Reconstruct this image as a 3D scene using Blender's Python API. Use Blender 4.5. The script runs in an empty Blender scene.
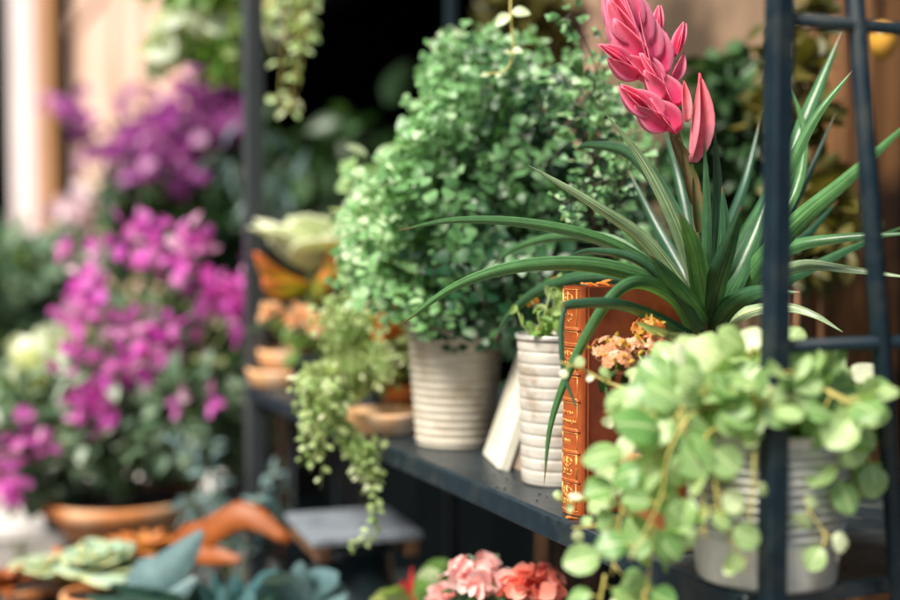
import bpy, math, random
import numpy as np
from mathutils import Vector
R = math.radians
rng = np.random.default_rng(7); random.seed(7)
sc = bpy.context.scene

# ------------------------------------------------------------------ camera
F = 1250.0                                   # focal length in photo pixels (900 wide)
CAMZ = 1.414; YAW = R(23.4); PITCH = math.atan(60 / F)
CAM = np.array([0.0, 0.0, CAMZ])
fl = np.array([math.sin(YAW), math.cos(YAW), 0.0])
RT = np.array([math.cos(YAW), -math.sin(YAW), 0.0])
FW = fl * math.cos(PITCH) - np.array([0, 0, 1.0]) * math.sin(PITCH)
UP = np.cross(RT, FW)
cd = bpy.data.cameras.new('camera'); cam = bpy.data.objects.new('camera', cd)
sc.collection.objects.link(cam); sc.camera = cam
cam.location = CAM; cam.rotation_euler = (math.pi / 2 - PITCH, 0, -YAW)
cd.sensor_width = 36; cd.lens = 50; cd.clip_start = .05; cd.clip_end = 200
cd.dof.use_dof = True; cd.dof.focus_distance = 1.18; cd.dof.aperture_fstop = 1.9; cd.dof.aperture_blades = 0

# ------------------------------------------------------------------ light
w = bpy.data.worlds.new("World"); sc.world = w; w.use_nodes = True
nt = w.node_tree; bg = nt.nodes['Background']
sky = nt.nodes.new('ShaderNodeTexSky'); sky.sky_type = 'NISHITA'; sky.sun_disc = False
SUN = Vector((-0.78, -0.30, 0.98)).normalized()
sky.sun_elevation = math.asin(SUN.z); sky.sun_rotation = math.atan2(SUN.x, SUN.y)
sky.air_density = 1.0; sky.dust_density = 3.0; sky.ozone_density = 1.0
nt.links.new(sky.outputs[0], bg.inputs[0]); bg.inputs[1].default_value = 0.064
sd = bpy.data.lights.new('sun', 'SUN'); sd.energy = 4.4; sd.angle = R(24); sd.color = (1, .93, .82)
so = bpy.data.objects.new('sun', sd); sc.collection.objects.link(so)
so.rotation_euler = SUN.to_track_quat('Z', 'Y').to_euler(); so.location = (-3, -2, 5)
sc.view_settings.view_transform = 'Standard'; sc.view_settings.look = 'None'
sc.view_settings.gamma = 1; sc.view_settings.use_curve_mapping = False
sc.view_settings.exposure = 0.84
sc.cycles.max_bounces = 8; sc.cycles.transparent_max_bounces = 8

# ------------------------------------------------------------------ geometry helpers
def nz(v):
    v = np.asarray(v, float); n = np.linalg.norm(v); return v / n if n > 1e-9 else v
def P(px, py, d):                            # point seen at photo pixel (px,py), d metres deep
    return CAM + d * (FW + (px - 450) / F * RT - (py - 300) / F * UP)
def S(px, py, z):                            # point of the level z seen at that pixel
    r = FW + (px - 450) / F * RT - (py - 300) / F * UP
    return CAM + r * ((z - CAMZ) / r[2])
def PL(px, py, axis, val):                   # point of the plane axis=val
    r = FW + (px - 450) / F * RT - (py - 300) / F * UP
    return CAM + r * ((val - CAM[axis]) / r[axis])
def U(a, b): return float(rng.uniform(a, b))
ZS = CAMZ - .264                             # top of the shelf

class MB:
    def __init__(s): s.V = []; s.Fc = []; s.L = []; s.n = 0
    def add(s, V, Fs, L=None):
        V = np.asarray(V, float); s.V.append(V)
        s.Fc.extend([tuple(i + s.n for i in f) for f in Fs])
        s.L.append(np.zeros((len(V), 3)) if L is None else np.asarray(L, float)); s.n += len(V)
    def tube(s, pts, rad, seg=6, rnd=.5):
        pts = [np.asarray(p, float) for p in pts]; n = len(pts)
        if not hasattr(rad, '__len__'): rad = [rad] * n
        V = []; ref = np.array([.3, .2, 1.0])
        for i, p in enumerate(pts):
            t = nz(pts[min(i + 1, n - 1)] - pts[max(i - 1, 0)])
            a = np.cross(t, ref)
            if np.linalg.norm(a) < .1: a = np.cross(t, [1, 0, 0])
            a = nz(a); b = np.cross(t, a)
            for k in range(seg):
                q = 2 * math.pi * k / seg; V.append(p + rad[i] * (math.cos(q) * a + math.sin(q) * b))
        Fs = [(i * seg + k, i * seg + (k + 1) % seg, (i + 1) * seg + (k + 1) % seg, (i + 1) * seg + k) for i in range(n - 1) for k in range(seg)]
        Fs += [tuple(range(seg))[::-1], tuple((n - 1) * seg + k for k in range(seg))]
        s.add(V, Fs, [[i / max(1, n - 1), 0, rnd] for i in range(n) for k in range(seg)])
    def box(s, c, size, ax=None, bev=0.0):
        c = np.asarray(c, float); ax = np.eye(3) if ax is None else np.asarray(ax, float)
        h = np.asarray(size, float) / 2
        if bev <= 0:
            V = [c + (sx * h[0]) * ax[0] + (sy * h[1]) * ax[1] + (sz * h[2]) * ax[2] for sx in (-1, 1) for sy in (-1, 1) for sz in (-1, 1)]
            s.add(V, [(0, 1, 3, 2), (4, 6, 7, 5), (0, 4, 5, 1), (2, 3, 7, 6), (0, 2, 6, 4), (1, 5, 7, 3)])
            return
        V = []; idx = {}                     # chamfered box
        for sx in (-1, 1):
            for sy in (-1, 1):
                for sz in (-1, 1):
                    for k in range(3):
                        q = [sx * (h[0] - bev), sy * (h[1] - bev), sz * (h[2] - bev)]
                        q[k] = (sx, sy, sz)[k] * h[k]
                        idx[(sx, sy, sz, k)] = len(V); V.append(c + q[0] * ax[0] + q[1] * ax[1] + q[2] * ax[2])
        Fs = []
        for k in range(3):
            a, b = [i for i in range(3) if i != k]
            for sg in (-1, 1):
                f = []
                for (u, v) in ((-1, -1), (1, -1), (1, 1), (-1, 1)):
                    t = [0, 0, 0]; t[k] = sg; t[a] = u; t[b] = v; f.append(idx[(*t, k)])
                Fs.append(tuple(f))
        for k in range(3):
            a, b = [i for i in range(3) if i != k]
            for u in (-1, 1):
                for v in (-1, 1):
                    f = []
                    for (sg, kk) in ((-1, a), (1, a), (1, b), (-1, b)):
                        t = [0, 0, 0]; t[k] = sg; t[a] = u; t[b] = v; f.append(idx[(*t, kk)])
                    Fs.append(tuple(f))
        for sx in (-1, 1):
            for sy in (-1, 1):
                for sz in (-1, 1): Fs.append(tuple(idx[(sx, sy, sz, k)] for k in range(3)))
        s.add(V, Fs)
    def lathe(s, c, prof, seg=56, wob=0.0, sq=1.0, cap=True):
        c = np.asarray(c, float); V = []; n = len(prof); ph = U(0, 6)
        for (r, z) in prof:
            for k in range(seg):
                q = 2 * math.pi * k / seg; rr = r * (1 + wob * math.sin(2 * q + ph) + wob * .15 * math.sin(5 * q + z * 60))
                V.append(c + np.array([rr * math.cos(q), rr * math.sin(q) * sq, z]))
        Fs = [(i * seg + k, i * seg + (k + 1) % seg, (i + 1) * seg + (k + 1) % seg, (i + 1) * seg + k) for i in range(n - 1) for k in range(seg)]
        if cap: Fs.append(tuple(range(seg))[::-1])
        s.add(V, Fs)
    def disc(s, c, r, seg=32, amp=.002):
        V = [np.asarray(c, float)]; Fs = []
        for j in range(1, 6):
            for k in range(seg):
                q = 2 * math.pi * k / seg; V.append(np.asarray(c) + np.array([r * j / 5 * math.cos(q), r * j / 5 * math.sin(q), U(-amp, amp)]))
        for k in range(seg): Fs.append((0, 1 + k, 1 + (k + 1) % seg))
        for j in range(4):
            for k in range(seg): Fs.append((1 + j * seg + k, 1 + (j + 1) * seg + k, 1 + (j + 1) * seg + (k + 1) % seg, 1 + j * seg + (k + 1) % seg))
        s.add(V, Fs)
    def leaf(s, T, pos, d, n, ln, wd=None, rnd=None):
        wd = ln if wd is None else wd; rnd = U(0, 1) if rnd is None else rnd
        d = nz(d); sdv = np.cross(d, n)
        if np.linalg.norm(sdv) < .05: sdv = np.cross(d, [.3, .5, .8])
        sdv = nz(sdv); nn = np.cross(sdv, d)
        V = np.asarray(pos) + T[0][:, [0]] * wd * sdv + T[0][:, [1]] * ln * d + T[0][:, [2]] * ln * nn
        L = np.column_stack([T[2], np.full(len(V), rnd)]); s.add(V, T[1], L)
    def strap(s, pts, width, side, nv=5, gutter=.3, prof=None, ns=26, rnd=None, tip=.0):
        pts = crv(pts, ns); n = len(pts); V = []; L = []; rnd = U(0, 1) if rnd is None else rnd
        for i, p in enumerate(pts):
            u = i / (n - 1); t = nz(pts[min(i + 1, n - 1)] - pts[max(i - 1, 0)])
            sv = np.asarray(side(u, t) if callable(side) else side, float); sv = nz(sv - t * np.dot(sv, t)); nn = np.cross(sv, t)
            ww = width * (prof(u) if prof else (1 - .35 * (1 - u) ** 3) * max(.02, (1 - u ** 2.6)) ** .8)
            for k in range(nv):
                v = -1 + 2 * k / (nv - 1); V.append(p + sv * v * ww / 2 + nn * (abs(v) ** 1.5) * gutter * ww * .5); L.append([u, v, rnd])
        Fs = [(i * nv + k, i * nv + k + 1, (i + 1) * nv + k + 1, (i + 1) * nv + k) for i in range(n - 1) for k in range(nv - 1)]
        s.add(V, Fs, L)
    def build(s, name, mat, parent=None, smooth=True, solid=0, sharp=None):
        V = np.concatenate(s.V); org = np.zeros(3); p = parent
        while p is not None: org = org + np.array(p.location); p = p.parent
        if parent is None: org = np.array([(V[:, 0].min() + V[:, 0].max()) / 2, (V[:, 1].min() + V[:, 1].max()) / 2, V[:, 2].min()])
        me = bpy.data.meshes.new(name); me.from_pydata((V - org).tolist(), [], s.Fc)
        a = me.attributes.new('lc', 'FLOAT_VECTOR', 'POINT'); a.data.foreach_set('vector', np.concatenate(s.L).astype(np.float32).ravel())
        me.materials.append(mat)
        if smooth: me.polygons.foreach_set('use_smooth', [True] * len(me.polygons))
        if sharp: me.set_sharp_from_angle(angle=R(sharp))
        me.update()
        o = bpy.data.objects.new(name, me); sc.collection.objects.link(o)
        if parent is not None: o.parent = parent
        else: o.location = org
        if solid:
            m = o.modifiers.new('s', 'SOLIDIFY'); m.thickness = solid; m.offset = 0
        return o

def crv(pts, n):                              # Catmull-Rom through the points
    p = [np.asarray(q, float) for q in pts]
    if len(p) == 2: return [p[0] + (p[1] - p[0]) * i / (n - 1) for i in range(n)]
    p = [2 * p[0] - p[1]] + p + [2 * p[-1] - p[-2]]; m = len(p) - 3; out = []
    for i in range(n):
        t = i / (n - 1) * m; k = min(int(t), m - 1); t -= k; a, b, c, d = p[k:k + 4]
        out.append(.5 * (2 * b + (c - a) * t + (2 * a - 5 * b + 4 * c - d) * t * t + (3 * b - a - 3 * c + d) * t ** 3))
    return out
def tmpl(nu, nv, wf, bend=.2, cup=.15, fold=0, wave=0, scal=0):
    V = []; L = []
    for i in range(nu + 1):
        u = i / nu
        for k in range(nv + 1):
            v = -1 + 2 * k / nv; w_ = max(wf(u), .01) * (1 + (scal * math.sin(u * 20) * abs(v)))
            V.append([v * w_ * .5, u + 0, -bend * u * u + cup * v * v * w_ + fold * abs(v) * w_ + wave * math.sin(u * 9 + v * 2) * abs(v)])
            L.append([u, v])
    Fs = [(i * (nv + 1) + k, i * (nv + 1) + k + 1, (i + 1) * (nv + 1) + k + 1, (i + 1) * (nv + 1) + k) for i in range(nu) for k in range(nv)]
    return np.array(V), Fs, np.array(L)
rnd_w = lambda u: max(0, math.sin(math.pi * min(1, .03 + .95 * u))) ** .55
T_ROUND = [tmpl(8, 6, rnd_w, b, c, 0, w_, .03) for b, c, w_ in ((.2, .10, .02), (.35, -.12, .03), (.08, .22, .02), (.5, -.05, .03))]
T_FAN = [tmpl(3, 4, lambda u: .16 + .95 * u ** .7 * (1 if u < .9 else .72), b, c) for b, c in ((.15, .1), (-.1, .12), (.25, -.1))]
T_OVAL = [tmpl(6, 4, lambda u: math.sin(math.pi * (.02 + .95 * u ** .85)) ** .8 * .62, b, c, 0, .01) for b, c in ((.3, .12), (.1, .2), (.45, .08))]
T_LANCE = [tmpl(7, 2, lambda u: math.sin(math.pi * (.04 + .93 * u ** .8)) * .3, b, c) for b, c in ((.3, .3), (.5, .2), (.05, .3))]
T_PETAL = [tmpl(3, 2, lambda u: .25 + .7 * math.sin(math.pi * (.1 + .75 * u)), b, .15) for b in (.3, -.1, .5)]
T_SMALL = [tmpl(2, 2, lambda u: (.5, 1.0, .45)[int(u * 2)] * .8, b, c) for b, c in ((.2, .15), (.4, .1), (0, .2))]
def pick(l): return l[int(rng.integers(len(l)))]
def rdir(up=0.0):
    v = rng.normal(size=3); v[2] += up; return nz(v)

def thing(name, loc, label, cat, group=None):
    o = bpy.data.objects.new(name, None); sc.collection.objects.link(o); o.location = loc
    o.empty_display_size = .05; return tag(o, label, cat, group)
def tag(o, label, cat, group=None):
    o['label'] = label; o['category'] = cat
    if group: o['group'] = group
    return o
def setting(o, kind='structure'): o['kind'] = kind; return o

# ------------------------------------------------------------------ materials
def nodes(name):
    m = bpy.data.materials.new(name); m.use_nodes = True; t = m.node_tree
    return m, t, t.nodes['Principled BSDF'], (lambda k, **kw: mk(t, k, **kw)), t.links.new
def mk(t, k, **kw):
    n = t.nodes.new('ShaderNode' + k)
    for a, v in kw.items(): setattr(n, a, v)
    return n
def ramp(t, fac, stops):
    r = mk(t, 'ValToRGB'); t.links.new(fac, r.inputs[0]); e = r.color_ramp.elements
    while len(e) < len(stops): e.new(.5)
    for x, (p, c) in zip(e, stops): x.position = p; x.color = (*c, 1) if len(c) == 3 else c
    return r.outputs[0]
def mix(t, fac, a, b, mode='MIX'):
    m = mk(t, 'Mix', data_type='RGBA', blend_type=mode)
    for i, v in ((0, fac), (6, a), (7, b)):
        if isinstance(v, (int, float)): m.inputs[i].default_value = v
        elif isinstance(v, tuple): m.inputs[i].default_value = (*v, 1)
        else: t.links.new(v, m.inputs[i])
    return m.outputs[2]
def noise(t, scale, detail=4, coord='Object', stretch=None, rough=.55):
    c = mk(t, 'TexCoord'); n = mk(t, 'TexNoise'); n.inputs['Scale'].default_value = scale; n.inputs['Detail'].default_value = detail; n.inputs['Roughness'].default_value = rough
    if stretch:
        mp = mk(t, 'Mapping'); mp.inputs['Scale'].default_value = stretch; t.links.new(c.outputs[coord], mp.inputs[0]); t.links.new(mp.outputs[0], n.inputs[0])
    else: t.links.new(c.outputs[coord], n.inputs[0])
    return n.outputs[0]
def bump(t, b, h, s=.3, d=.002):
    n = mk(t, 'Bump'); n.inputs['Strength'].default_value = s; n.inputs['Distance'].default_value = d
    t.links.new(h, n.inputs['Height']); t.links.new(n.outputs[0], b.inputs['Normal'])
def surf(name, c1, c2, scale=20, rough=.6, metal=0, bmp=.2, bd=.002, stretch=None, rv=.15, c3=None, s3=3, coat=0, spec=.5):
    m, t, b, N, K = nodes(name)
    f = noise(t, scale, 6, stretch=stretch)
    col = ramp(t, f, [(.32, c1), (.68, c2)])
    if c3:
        g = noise(t, s3, 5); mm = ramp(t, g, [(.5, (0, 0, 0)), (.66, (1, 1, 1))]); col = mix(t, mm, col, c3)
    K(col, b.inputs['Base Color']); b.inputs['Metallic'].default_value = metal
    r = mk(t, 'MapRange'); r.inputs[3].default_value = max(0, rough - rv); r.inputs[4].default_value = min(1, rough + rv)
    K(f, r.inputs[0]); K(r.outputs[0], b.inputs['Roughness']); bump(t, b, f, bmp, bd)
    b.inputs['Coat Weight'].default_value = coat; b.inputs['Specular IOR Level'].default_value = spec
    return m
def leafm(name, c1, c2, rough=.42, tr=.3, tc=None, vein=.25, stripes=0, tip=None, edge=None, sheen=.5, c3=None, t0=.35):
    """leaf: per-leaf colour between c1 and c2 (varies between leaves; some tones stand in for light), midrib, veins, translucency"""
    m, t, b, N, K = nodes(name)
    a = mk(t, 'Attribute', attribute_name='lc'); sp = mk(t, 'SeparateXYZ'); K(a.outputs['Vector'], sp.inputs[0])
    st = [(0, c1), (1, c2)] if not c3 else [(0, c1), (.8, c2), (1, c3)]
    col = ramp(t, sp.outputs[2], st)
    nn = noise(t, 90, 4); col = mix(t, .35, col, ramp(t, nn, [(.3, (.55, .55, .5)), (.75, (1.5, 1.5, 1.3))]), 'MULTIPLY')
    av = mk(t, 'Math', operation='ABSOLUTE'); K(sp.outputs[1], av.inputs[0])
    if vein:
        # midrib plus side veins
        mid = ramp(t, av.outputs[0], [(.03, (1, 1, 1)), (.12, (0, 0, 0))])
        mu = mk(t, 'Math', operation='MULTIPLY_ADD'); K(av.outputs[0], mu.inputs[0]); mu.inputs[1].default_value = -.35; K(sp.outputs[0], mu.inputs[2])
        sn = mk(t, 'Math', operation='MULTIPLY'); K(mu.outputs[0], sn.inputs[0]); sn.inputs[1].default_value = 38
        si = mk(t, 'Math', operation='SINE'); K(sn.outputs[0], si.inputs[0]); sv = ramp(t, si.outputs[0], [(.86, (0, 0, 0)), (1, (.6, .6, .6))])
        vv = mix(t, 1.0, mid, sv, 'ADD'); fv = mk(t, 'Math', operation='MULTIPLY'); K(vv, fv.inputs[0]); fv.inputs[1].default_value = vein
        col = mix(t, fv.outputs[0], col, tuple(min(1, x * 2.0 + .05) for x in c2))
    if stripes:
        cm = mk(t, 'CombineXYZ'); K(sp.outputs[1], cm.inputs[0]); q = mk(t, 'Math', operation='MULTIPLY'); K(sp.outputs[0], q.inputs[0]); q.inputs[1].default_value = .25; K(q.outputs[0], cm.inputs[1])
        q2 = mk(t, 'Math', operation='MULTIPLY'); K(sp.outputs[2], q2.inputs[0]); q2.inputs[1].default_value = 9; K(q2.outputs[0], cm.inputs[2])
        ns = mk(t, 'TexNoise'); ns.inputs['Scale'].default_value = 7; ns.inputs['Detail'].default_value = 3; K(cm.outputs[0], ns.inputs[0])
        col = mix(t, stripes, col, ramp(t, ns.outputs[0], [(.38, (.45, .5, .45)), (.5, (1, 1, 1)), (.64, (2.3, 2.1, 1.7))]), 'MULTIPLY')
    if edge: col = mix(t, ramp(t, av.outputs[0], [(.72, (0, 0, 0)), (.95, (1, 1, 1))]), col, edge)
    if tip: col = mix(t, ramp(t, sp.outputs[0], [(t0, (0, 0, 0)), (.98, (1, 1, 1))]), col, tip)
    K(col, b.inputs['Base Color']); b.inputs['Roughness'].default_value = rough; b.inputs['Specular IOR Level'].default_value = sheen
    bump(t, b, nn, .25, .001)
    tl = mk(t, 'BsdfTranslucent'); tcol = mix(t, 1.0, col, tc or (1.7, 1.6, .7), 'MULTIPLY'); K(tcol, tl.inputs[0])
    mx = mk(t, 'MixShader'); mx.inputs[0].default_value = tr; K(b.outputs[0], mx.inputs[1]); K(tl.outputs[0], mx.inputs[2])
    K(mx.outputs[0], t.nodes['Material Output'].inputs[0]); return m

M = {}
M['metal'] = surf('dark_painted_steel', (.002, .011, .019), (.005, .018, .028), 60, .5, 0, .15, .0006, rv=.1, c3=(.020, .028, .030), s3=30, spec=.3)
M['shelf'] = surf('slate_shelf', (.009, .017, .023), (.022, .034, .042), 26, .38, 0, .25, .0008, rv=.15, c3=(.06, .07, .07), s3=16)
M['cream'] = surf('cream_ribbed_paint', (.46, .42, .34), (.60, .55, .46), 30, .6, 0, .25, .001, c3=(.42, .35, .26), s3=26, stretch=(1, 1, 4))
M['white'] = surf('white_ribbed_paint', (.42, .40, .35), (.55, .52, .46), 40, .55, 0, .25, .001, c3=(.33, .28, .22), s3=34, stretch=(1, 1, 3))
M['zinc'] = surf('galvanised_tin', (.42, .44, .43), (.60, .60, .57), 45, .45, .5, .3, .0008, c3=(.40, .37, .31), s3=16)
M['terra'] = surf('terracotta', (.50, .17, .05), (.66, .27, .09), 25, .75, 0, .3, .002, c3=(.70, .45, .28), s3=9)
M['slab'] = surf('pale_clay', (.80, .42, .18), (.88, .58, .34), 18, .7, 0, .3, .002, c3=(.80, .62, .50), s3=8)
M['peach'] = leafm('pale_peach_petal', (.86, .52, .26), (.92, .70, .48), .5, .4, tc=(1.1, .9, .7), vein=0, c3=(.92, .78, .66))
M['skysteel'] = surf('sky_grey_steel', (.022, .030, .036), (.065, .075, .08), 14, .5, .2, .2, .001, stretch=(1, 1, .2))  # greyer copy of the rack steel: sky reflection put into the colour
M['soil'] = surf('potting_soil', (.012, .008, .006), (.05, .033, .022), 90, .95, 0, .8, .006)
M['leather'] = surf('leather_cover', (.13, .022, .006), (.20, .038, .010), 70, .36, 0, .3, .0006, c3=(.26, .06, .018), s3=12, spec=.6)
M['spine'] = surf('spine_leather', (.26, .050, .010), (.38, .085, .016), 60, .38, 0, .4, .0008, c3=(.24, .04, .01), s3=26, spec=.6)
M['gold'] = surf('gilt_tooling', (.70, .30, .06), (.95, .52, .15), 120, .38, .45, .4, .0006, c3=(.42, .10, .02), s3=120)
M['paper'] = surf('page_edges', (.56, .50, .38), (.74, .69, .56), 14, .8, 0, .3, .0006, stretch=(160, 160, 2))
M['clothcov'] = surf('cream_cloth_cover', (.60, .58, .48), (.70, .68, .58), 60, .7, 0, .25, .0006, c3=(.50, .46, .36), s3=8)
M['clothshade'] = surf('shade_tan_cover', (.50, .37, .26), (.62, .48, .35), 60, .7, 0, .25, .0006)  # tan carries the shade on the camera side of the leaning book
M['brom'] = leafm('bromeliad_leaf', (.020, .080, .050), (.095, .25, .085), .36, .2, stripes=.6, vein=0, sheen=.75, tip=(.20, .12, .05), t0=.93)
M['brom_pale'] = leafm('bromeliad_leaf_pale', (.22, .34, .20), (.34, .45, .30), .3, .25, stripes=.8, vein=0, sheen=.7)
M['bract'] = leafm('pink_bract', (.90, .07, .29), (.95, .27, .47), .42, .42, tc=(1.15, .9, 1.0), vein=.10, edge=(.94, .38, .56), tip=(.93, .34, .46), sheen=.35)
M['bract_pale'] = leafm('pale_pink_bract', (.80, .26, .36), (.86, .38, .46), .4, .35, tc=(1.2, .8, .9), vein=.1, tip=(.80, .12, .16))
M['spikestem'] = surf('flower_stem', (.07, .13, .04), (.22, .12, .06), 40, .5, 0, .2)
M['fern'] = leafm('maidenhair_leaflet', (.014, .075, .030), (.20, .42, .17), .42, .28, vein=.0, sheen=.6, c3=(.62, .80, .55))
M['fernstem'] = surf('fern_stem', (.02, .012, .01), (.06, .03, .02), 50, .4)
M['greenstem'] = surf('green_stem', (.14, .22, .05), (.28, .34, .10), 50, .5)
M['vine'] = surf('yellow_vine_stem', (.36, .33, .07), (.55, .45, .14), 50, .5)
M['herb'] = leafm('herb_leaf', (.10, .24, .07), (.30, .46, .20), .38, .35, vein=.3, c3=(.55, .66, .52), sheen=.6)
M['ivy'] = leafm('creeping_round_leaf', (.12, .29, .075), (.44, .60, .29), .4, .38, vein=.40, sheen=.6, c3=(.84, .88, .70), tc=(1.5, 1.5, .6))  # near-white last tone imitates highlights on lit leaves
M['sedum'] = leafm('trailing_leaf', (.17, .32, .08), (.44, .56, .26), .45, .35, vein=.0, c3=(.76, .80, .60))  # palest tone is a highlight put into the leaf colour
M['greygreen'] = leafm('grey_green_leaf', (.055, .125, .07), (.20, .31, .20), .55, .25, vein=0, c3=(.44, .52, .46))
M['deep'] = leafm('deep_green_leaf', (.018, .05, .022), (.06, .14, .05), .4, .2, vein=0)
M['olive'] = leafm('olive_leaf', (.05, .055, .012), (.16, .14, .03), .5, .3, vein=0)
M['bright'] = leafm('bright_green_leaf', (.12, .28, .06), (.36, .52, .18), .45, .35, vein=0, c3=(.62, .70, .5))
M['bluefern'] = leafm('blue_grey_leaf', (.06, .14, .16), (.20, .31, .34), .45, .25, vein=0)
M['teal'] = leafm('teal_leaf', (.03, .10, .12), (.10, .23, .25), .35, .2, vein=.2)
M['fuchsia'] = leafm('fuchsia_petal', (.56, .03, .50), (.86, .28, .74), .5, .45, tc=(1.25, .9, 1.15), vein=0, c3=(.92, .78, .86))
M['purple'] = leafm('deep_magenta_petal', (.30, .02, .30), (.52, .14, .48), .5, .4, tc=(1.2, .9, 1.1), vein=0, c3=(.74, .50, .70))
M['pinkp'] = leafm('pale_pink_petal', (.78, .56, .66), (.88, .74, .80), .5, .3, tc=(1.05, .95, 1), vein=0)
M['salmon'] = leafm('salmon_petal', (.82, .22, .16), (.88, .42, .34), .5, .35, tc=(1.2, .8, .8), vein=0)
M['rose'] = leafm('rose_petal', (.88, .50, .50), (.92, .72, .70), .5, .35, tc=(1.2, .8, .8), vein=0)
M['kal'] = leafm('peach_floret', (.82, .36, .16), (.88, .54, .36), .5, .35, tc=(1.2, .9, .7), vein=0, c3=(.90, .62, .52))
M['kalbud'] = leafm('yellow_bud', (.45, .38, .06), (.75, .50, .10), .5, .3, vein=0)
M['orangef'] = leafm('orange_petal', (.80, .28, .04), (.88, .48, .14), .5, .4, vein=0, tc=(1.2, .8, .5))
M['orangeleaf'] = leafm('rust_orange_leaf', (.20, .045, .008), (.38, .10, .014), .5, .25, vein=.3, tc=(1.3, .8, .5))
M['agave'] = leafm('pale_succulent_leaf', (.66, .74, .54), (.84, .87, .72), .5, .2, vein=0)
M['echev'] = leafm('pale_rosette_leaf', (.34, .50, .38), (.52, .66, .54), .45, .2, vein=0, edge=(.56, .58, .28))
M['variegated'] = leafm('green_orange_leaf', (.16, .28, .06), (.30, .42, .10), .4, .25, vein=.1, edge=(.75, .30, .04), tip=(.70, .22, .06))
M['orangeedge'] = leafm('orange_edged_leaf', (.34, .45, .06), (.60, .56, .10), .4, .3, vein=.1, edge=(.86, .34, .06), tip=(.84, .26, .08))
M['redleaf'] = leafm('red_leaf', (.60, .02, .03), (.72, .06, .06), .4, .3, vein=.1, tc=(1.2, .6, .6))
M['whiteleaf'] = leafm('silvery_white_leaf', (.34, .36, .42), (.52, .53, .60), .5, .2, vein=.25)
M['ivory'] = leafm('ivory_leaf', (.52, .60, .50), (.74, .78, .70), .45, .3, vein=0)
M['pinkwall'] = surf('pink_plaster', (.62, .42, .32), (.72, .51, .41), 1.6, .85, 0, .2, .004, c3=(.55, .36, .25), s3=.9)
M['tanreflect'] = surf('tan_reflection', (.15, .095, .055), (.33, .22, .14), 5, .8, 0, .5, .01, c3=(.06, .038, .02), s3=2.6, stretch=(1, 1, .5))  # colours imitate blurred reflections in the shop glass
M['whitepaint'] = surf('white_column_paint', (.72, .64, .64), (.80, .74, .74), 3, .7, 0, .2)
M['ochre'] = surf('ochre_timber', (.42, .20, .07), (.55, .29, .11), 6, .6, 0, .3, stretch=(1, 1, .1))
M['dark'] = surf('unlit_black', (.0015, .003, .0035), (.004, .006, .007), 3, .95, 0, .1, spec=.02)  # near-black colour stands for the shade of unlit depth
M['wood'] = surf('brown_wood', (.10, .045, .018), (.26, .125, .05), 9, .55, 0, .5, .004, stretch=(3, 3, .25), c3=(.035, .018, .01), s3=4)
M['paving'] = surf('paving', (.16, .15, .14), (.26, .25, .23), 4, .85, 0, .4, .01)
M['table'] = surf('white_table_paint', (.70, .66, .64), (.80, .76, .74), 8, .5, 0, .2)
M['crate'] = surf('weathered_grey_board', (.12, .15, .18), (.26, .29, .33), 12, .6, 0, .4, stretch=(1, 8, 1), c3=(.10, .12, .15), s3=18)
M['darkpot'] = surf('dark_plastic', (.01, .022, .028), (.02, .036, .042), 30, .45)
M['bluepot'] = surf('blue_glaze', (.05, .14, .20), (.12, .26, .34), 20, .3)
M['glass'] = surf('amber_glass', (.60, .30, .03), (.72, .38, .06), 20, .2)

# ------------------------------------------------------------------ the street
def wy(px, X): return X / math.tan(YAW + math.atan((px - 450) / F))   # where the line of sight px meets the facade line
XW = 1.42
g = MB(); g.box((0, 40, -.05), (160, 160, .1)); setting(g.build('ground', M['paving'], smooth=False))
def bx(mb, x0, x1, y0, y1, z0, z1, bev=0): mb.box(((x0 + x1) / 2, (y0 + y1) / 2, (z0 + z1) / 2), (abs(x1 - x0), abs(y1 - y0), abs(z1 - z0)), bev=bev)
def part(name, mat, parent, *boxes, bev=0, sm=False):
    m = MB()
    for b in boxes: bx(m, *b, bev=bev)
    return m.build(name, M[mat], parent, smooth=sm)

yp0, yp1 = wy(601, XW), wy(557, XW)           # the pale pilaster
yd1 = wy(198, XW)                             # far side of the dark shop opening
shop = thing('shop_building', (XW, (yp1 + yd1) / 2, 0), 'shop front with a wide unlit opening between pale plaster walls, behind the plant rack', 'building')
part('pilaster', 'pinkwall', shop, (XW - .03, XW + .35, yp0, yp1, 0, 4), bev=.01)
part('plinth', 'dark', shop, (XW - .05, XW - .033, yp0 - .01, yp1 - .002, 0, 1.02), (XW - .02, XW - .003, wy(812, XW), yp0 - .012, 0, 1.02))  # dark strips added to keep the walls black below the shelf
part('wall', 'tanreflect', shop, (XW, XW + .3, wy(812, XW), yp0, 0, 4))  # tan wall stands in for the street reflected in the glass
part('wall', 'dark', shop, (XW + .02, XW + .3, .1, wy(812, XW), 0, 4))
wd = part('reflection_panel', 'wood', shop, (XW - .05, XW + .015, wy(893, XW), wy(832, XW), .1, 3.2))  # brown wood added in place of amber reflections in the glass
part('reflection_moulding', 'wood', wd, (XW - .075, XW - .05, wy(880, XW), wy(868, XW), .1, 3.2), (XW - .075, XW - .05, wy(848, XW), wy(842, XW), .1, 3.2))
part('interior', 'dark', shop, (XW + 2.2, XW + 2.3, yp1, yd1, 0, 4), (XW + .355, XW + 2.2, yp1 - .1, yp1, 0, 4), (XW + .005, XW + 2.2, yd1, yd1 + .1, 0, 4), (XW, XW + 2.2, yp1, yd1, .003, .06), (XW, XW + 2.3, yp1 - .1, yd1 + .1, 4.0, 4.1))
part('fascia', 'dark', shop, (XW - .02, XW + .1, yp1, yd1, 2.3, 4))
part('dark_backdrop', 'dark', shop, (XW - .01, XW + .1, yp1 + .002, yd1, .06, .75))  # dark backdrop added for the blackness seen under the shelf

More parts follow.
